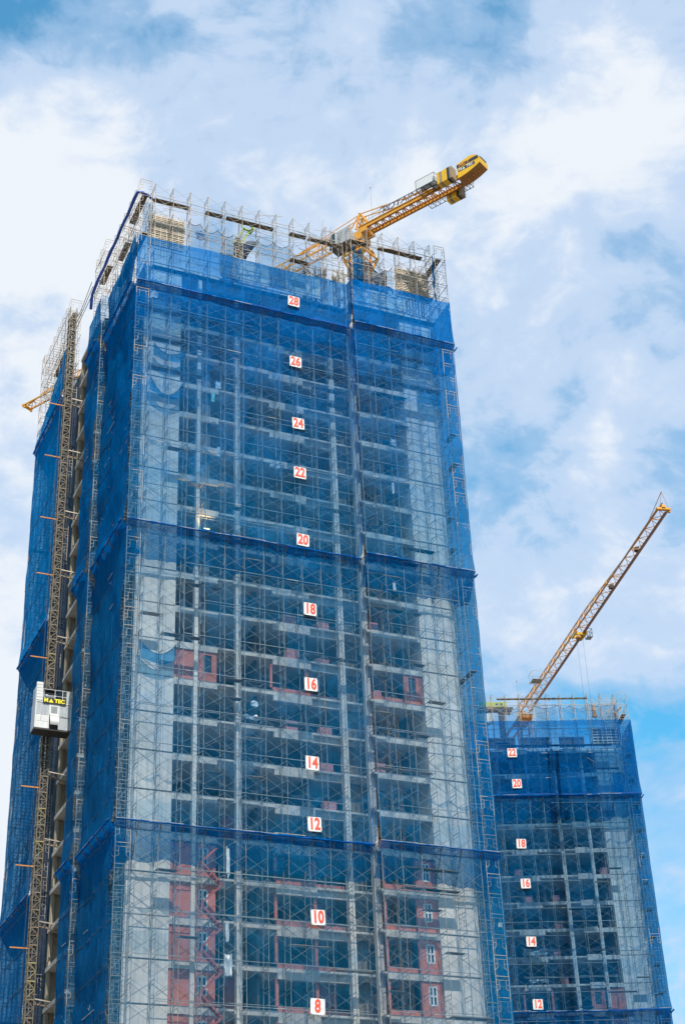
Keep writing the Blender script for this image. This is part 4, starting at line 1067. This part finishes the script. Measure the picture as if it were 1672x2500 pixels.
pr_ = MB().box(-.18, .18, -.15, .15, 0, 1.6).box(-.3, .3, -.2, .2, 0, .25).build('steel_prop', M['orange']); tagm(put(pr_, T2, (-4.2, 2.0, 82.1), rz=.2), 'short orange steel prop among the starter bars on the shorter tower roof', 'prop')
MB().bar((0, 0, 0), (.7, 0, 1.5), .28, .12, cap=True)
for fr, x, z0, lb in ((T2, -.9, 82.0, 'dark board leaning at the right end of the shorter tower roof'), ):
    b_ = MB().bar((0, 0, 0), (1.3, 1.2, 1.5), .34, .06, cap=True).build('board', M['darkwood']); tagm(put(b_, fr, (x - 1.0, .4, z0 - .2)), lb, 'board')

# ------------------------------------------------------------------ brick pallets, sacks and rags
def pallet(frame, x, y, z, label, grp, cols=4, w_=1.15, h_=.85):
    t = thing('brick_pallet', label, 'brick pallet', frame, (x, y, z), group=grp)
    MB().box(-w_ / 2, w_ / 2, -.4, .4, 0, .1).build('base', M['wood'], t)
    me = MB().box(0, w_ / cols - .02, 0, .78, 0, h_ / 4 - .015).mesh('brick_layer', M['pallet'])
    for i in range(cols):
        for j in range(4): link('brick_layer', me, t, (-w_ / 2 + i * w_ / cols, -.39 + .02 * hsh(i, j), .11 + j * h_ / 4))
    MB().bar((-w_ / 2, -.40, .5), (w_ / 2, -.40, .5), .02).bar((0, -.41, .1), (0, -.41, .1 + h_), .02).build('strap', M['rag'], t)


def fl(z, base=FL0): return base + DH * round((z - base) / DH)


for (x, z, c_) in ((16.17, 64.1, 'centre bay'), (19.52, 63.8, 'bay left of the tall column'), (16.34, 60.4, 'centre bay'), (19.41, 60.2, 'bay left of the tall column'), (16.11, 53.6, 'centre bay'), (19.46, 53.4, 'bay left of the tall column'), (19.46, 50.2, 'bay left of the tall column'), (19.65, 46.7, 'bay left of the tall column')):
    pallet(T1, x, 3.0 if x < 18 else 3.4, fl(z), f'pink brick pallet in the {c_}, beside board {WRD[2 * round(z / 7.0)]} {"upper" if z > 7.0 * round(z / 7.0) else "lower"}', 'brick pallets on the tall tower floors')
for (x, z) in ((23.9, 63.8), (23.9, 56.6), (23.9, 50.0), (23.9, 43.3)):
    pallet(T1, x, 1.9, fl(z), f'pink brick pallet just right of the tall column, beside board {WRD[2 * round(z / 7.0)]}', 'brick pallets on the tall tower floors', 3, .8)
for (x, z, c_) in ((-16.3, 60.8, 'left bay, upper'), (-15.3, 57.4, 'left bay, lower'), (-11.9, 57.4, 'middle bay, topmost'), (-11.9, 54.1, 'middle bay, second down'), (-12.5, 50.6, 'middle bay, third down'), (-11.9, 47.4, 'middle bay, lowest'), (-5.4, 60.8, 'right bay')):
    pallet(T2, x, 2.9, fl(z, FL0 + .55), f'small pink brick pallet in the shorter tower, {c_}', 'brick pallets on the shorter tower floors', 3, .9, .8)
rg = [(8.34, 86.6, .5, .8, 'rag', 'white sack snagged high on the scaffold between boards 24 and 26'), (7.86, 85.2, .35, 1.0, 'greencloth', 'mint green cloth hanging on the scaffold left of board 24'),
      (8.42, 79.3, .3, 1.0, 'rag', 'white sack hanging on the scaffold left of board 22'), (25.7, 83.3, .6, .7, 'rag', 'white sack snagged on the right bay net level with board 24'),
      (25.4, 78.4, .25, 1.2, 'rag', 'long white sack hanging in the right bay net level with board 22'), (11.7, 54.6, .6, .6, 'rag', 'white sack like a bird on the net left of board 16'),
      (14.1, 54.8, 1.1, 1.4, 'pale', 'torn translucent sheet below and left of board 16'), (9.4, 33.2, .7, 1.7, 'rag', 'large pale sack hanging on the scaffold left of board 8'),
      (9.35, 41.5, .3, 2.2, 'rag', 'long pale sheet hanging just below the third catch fan'), (9.3, 35.6, .3, 1.5, 'rag', 'narrow white strip hanging left of board 10'),
      (1.85, 96.2, .8, 1.4, 'rag', 'white sheet below the left end of the uppermost catch fan'), (32.8, 37.1, .35, .4, 'rag', 'small white bag near the right edge of the tall tower'),
      (11.4, 53.2, 1.3, .4, 'rag', 'flat white scrap lying along a ledger below board 16'), (24.9, 67.5, .3, .9, 'rag', 'small white rag on the right bay scaffold below the second catch fan')]
for i, (x, z, w_, h_, mk, lb) in enumerate(rg):
    cloth(T1, x, .06 if x < 22 else -1.1, z, w_, h_, 'pale', lb, 'sack', 20 + i * 3, .4, mt=(N['pale'] if mk == 'pale' else M[mk]))
for i, (x, z, w_, h_, lb) in enumerate([(-15.9, 47.6, 1.2, .4, 'left scrap of white plastic on the shorter tower floor edge'), (-14.7, 47.6, 1.0, .35, 'right scrap of white plastic on the shorter tower floor edge'), (-15.4, 51.2, 3.0, .8, 'torn white plastic strewn below board 14'), (-8.3, 56.4, 1.8, 1.3, 'torn pale net caught right of board 16 on the shorter tower')]):
    cloth(T2, x, 1.5, z, w_, h_, 'pale', lb, 'plastic sheet', 70 + i * 3, .2, mt=N['pale'] if i == 3 else M['rag'])
# sagging inner catch nets slung inside the scaffold
def inner_net(frame, x0, x1, y, z, n, label):
    t = thing('inner_catch_net', label, 'catch net', frame)
    for i in range(n):
        a = x0 + (x1 - x0) * i / n; b = x0 + (x1 - x0) * (i + 1) / n
        def fn(u, v): return (a + (b - a) * u, y + .9 * v, z - .75 * (1 - (2 * u - 1) ** 2) * (1 - .4 * v) - .1 * hsh(i, z) + .35 * v)
        MB().grid(fn, 8, 3).build('net_swag', N['swag'], t, smooth=True)
for z, lb in ((79.2, 'between boards 22 and 24'), (47.2, 'just below board 14'), (36.6, 'beside board 10')):
    inner_net(T1, 1.8, 22.0, .35, z, 11, f'thin sagging catch net slung across the tall tower scaffold {lb}')
inner_net(T1, 23.0, 31.5, -.8, 47.4, 4, 'thin sagging catch net in the right bay just above the third catch fan')
inner_net(T2, -17.5, -1.8, .35, 64.8, 6, 'thin sagging catch net below board 18 on the shorter tower')
inner_net(T2, -17.5, -1.8, .35, 51.4, 6, 'thin sagging catch net below board 14 near the lower catch fan of the shorter tower')
# red oxide stair flights inside the scaffold
st_ = thing('site_stair', 'red oxide zigzag stair inside the scaffold at the lower left of the tall tower', 'stair', T1, (7.3, .75, 20))
for i in range(13):
    z = i * 1.7; a, b = (0, 1.75) if i % 2 == 0 else (1.75, 0)
    f_ = MB().bar((a, -.25, z), (b, -.25, z + 1.7), .07, .14).bar((a, .25, z), (b, .25, z + 1.7), .07, .14).build('stair_flight', M['stair'], st_)
    sp_ = MB().box(-.1, .1, -.24, .24, 0, .03).mesh('tread', M['stair'])
    for j in range(1, 7): link('tread', sp_, f_, (a + (b - a) * j / 7, 0, z + 1.7 * j / 7))
# work lamp lit on the second catch fan
lamp = thing('work_lamp', 'lit site floodlight resting on the second catch fan', 'floodlight', T1, (7.3, .05, 70.25))
MB().prism([(-.42, .25), (-.30, 0), (.30, 0), (.42, .25), (.36, .25), (.26, .06), (-.26, .06), (-.36, .25)], -.16, .16).build('housing', M['black'], lamp)
em = bpy.data.materials.new('warm_lamp_glass'); em.use_nodes = True; eb = em.node_tree.nodes['Principled BSDF']
eb.inputs['Emission Color'].default_value = (1.0, .72, .25, 1); eb.inputs['Emission Strength'].default_value = 6.0
MB().box(-.26, .26, -.14, .14, .09, .14).build('lamp_glass', em, lamp)
ll = bpy.data.lights.new('lamp_light', 'SPOT'); ll.energy = 1500; ll.color = (1, .62, .25); ll.spot_size = R(60); ll.spot_blend = .8; ll.shadow_soft_size = .12
lo = link('lamp_light', ll, lamp, (.5, 1.55, .4), (R(180 - 4), 0, 0))

# lettering and numbers become plain meshes
dg = bpy.context.evaluated_depsgraph_get(); dg.update()
for o in [o for o in bpy.data.objects if o.type == 'FONT']:
    me = bpy.data.meshes.new_from_object(o.evaluated_get(dg)); me.name = 'lettering'
    if not me.materials: me.materials.append(o.data.materials[0])
    nm_ = o.name.split('.')[0]; n_ = link(nm_, me, o.parent, o.location, o.rotation_euler); n_.scale = o.scale
    bpy.data.objects.remove(o)
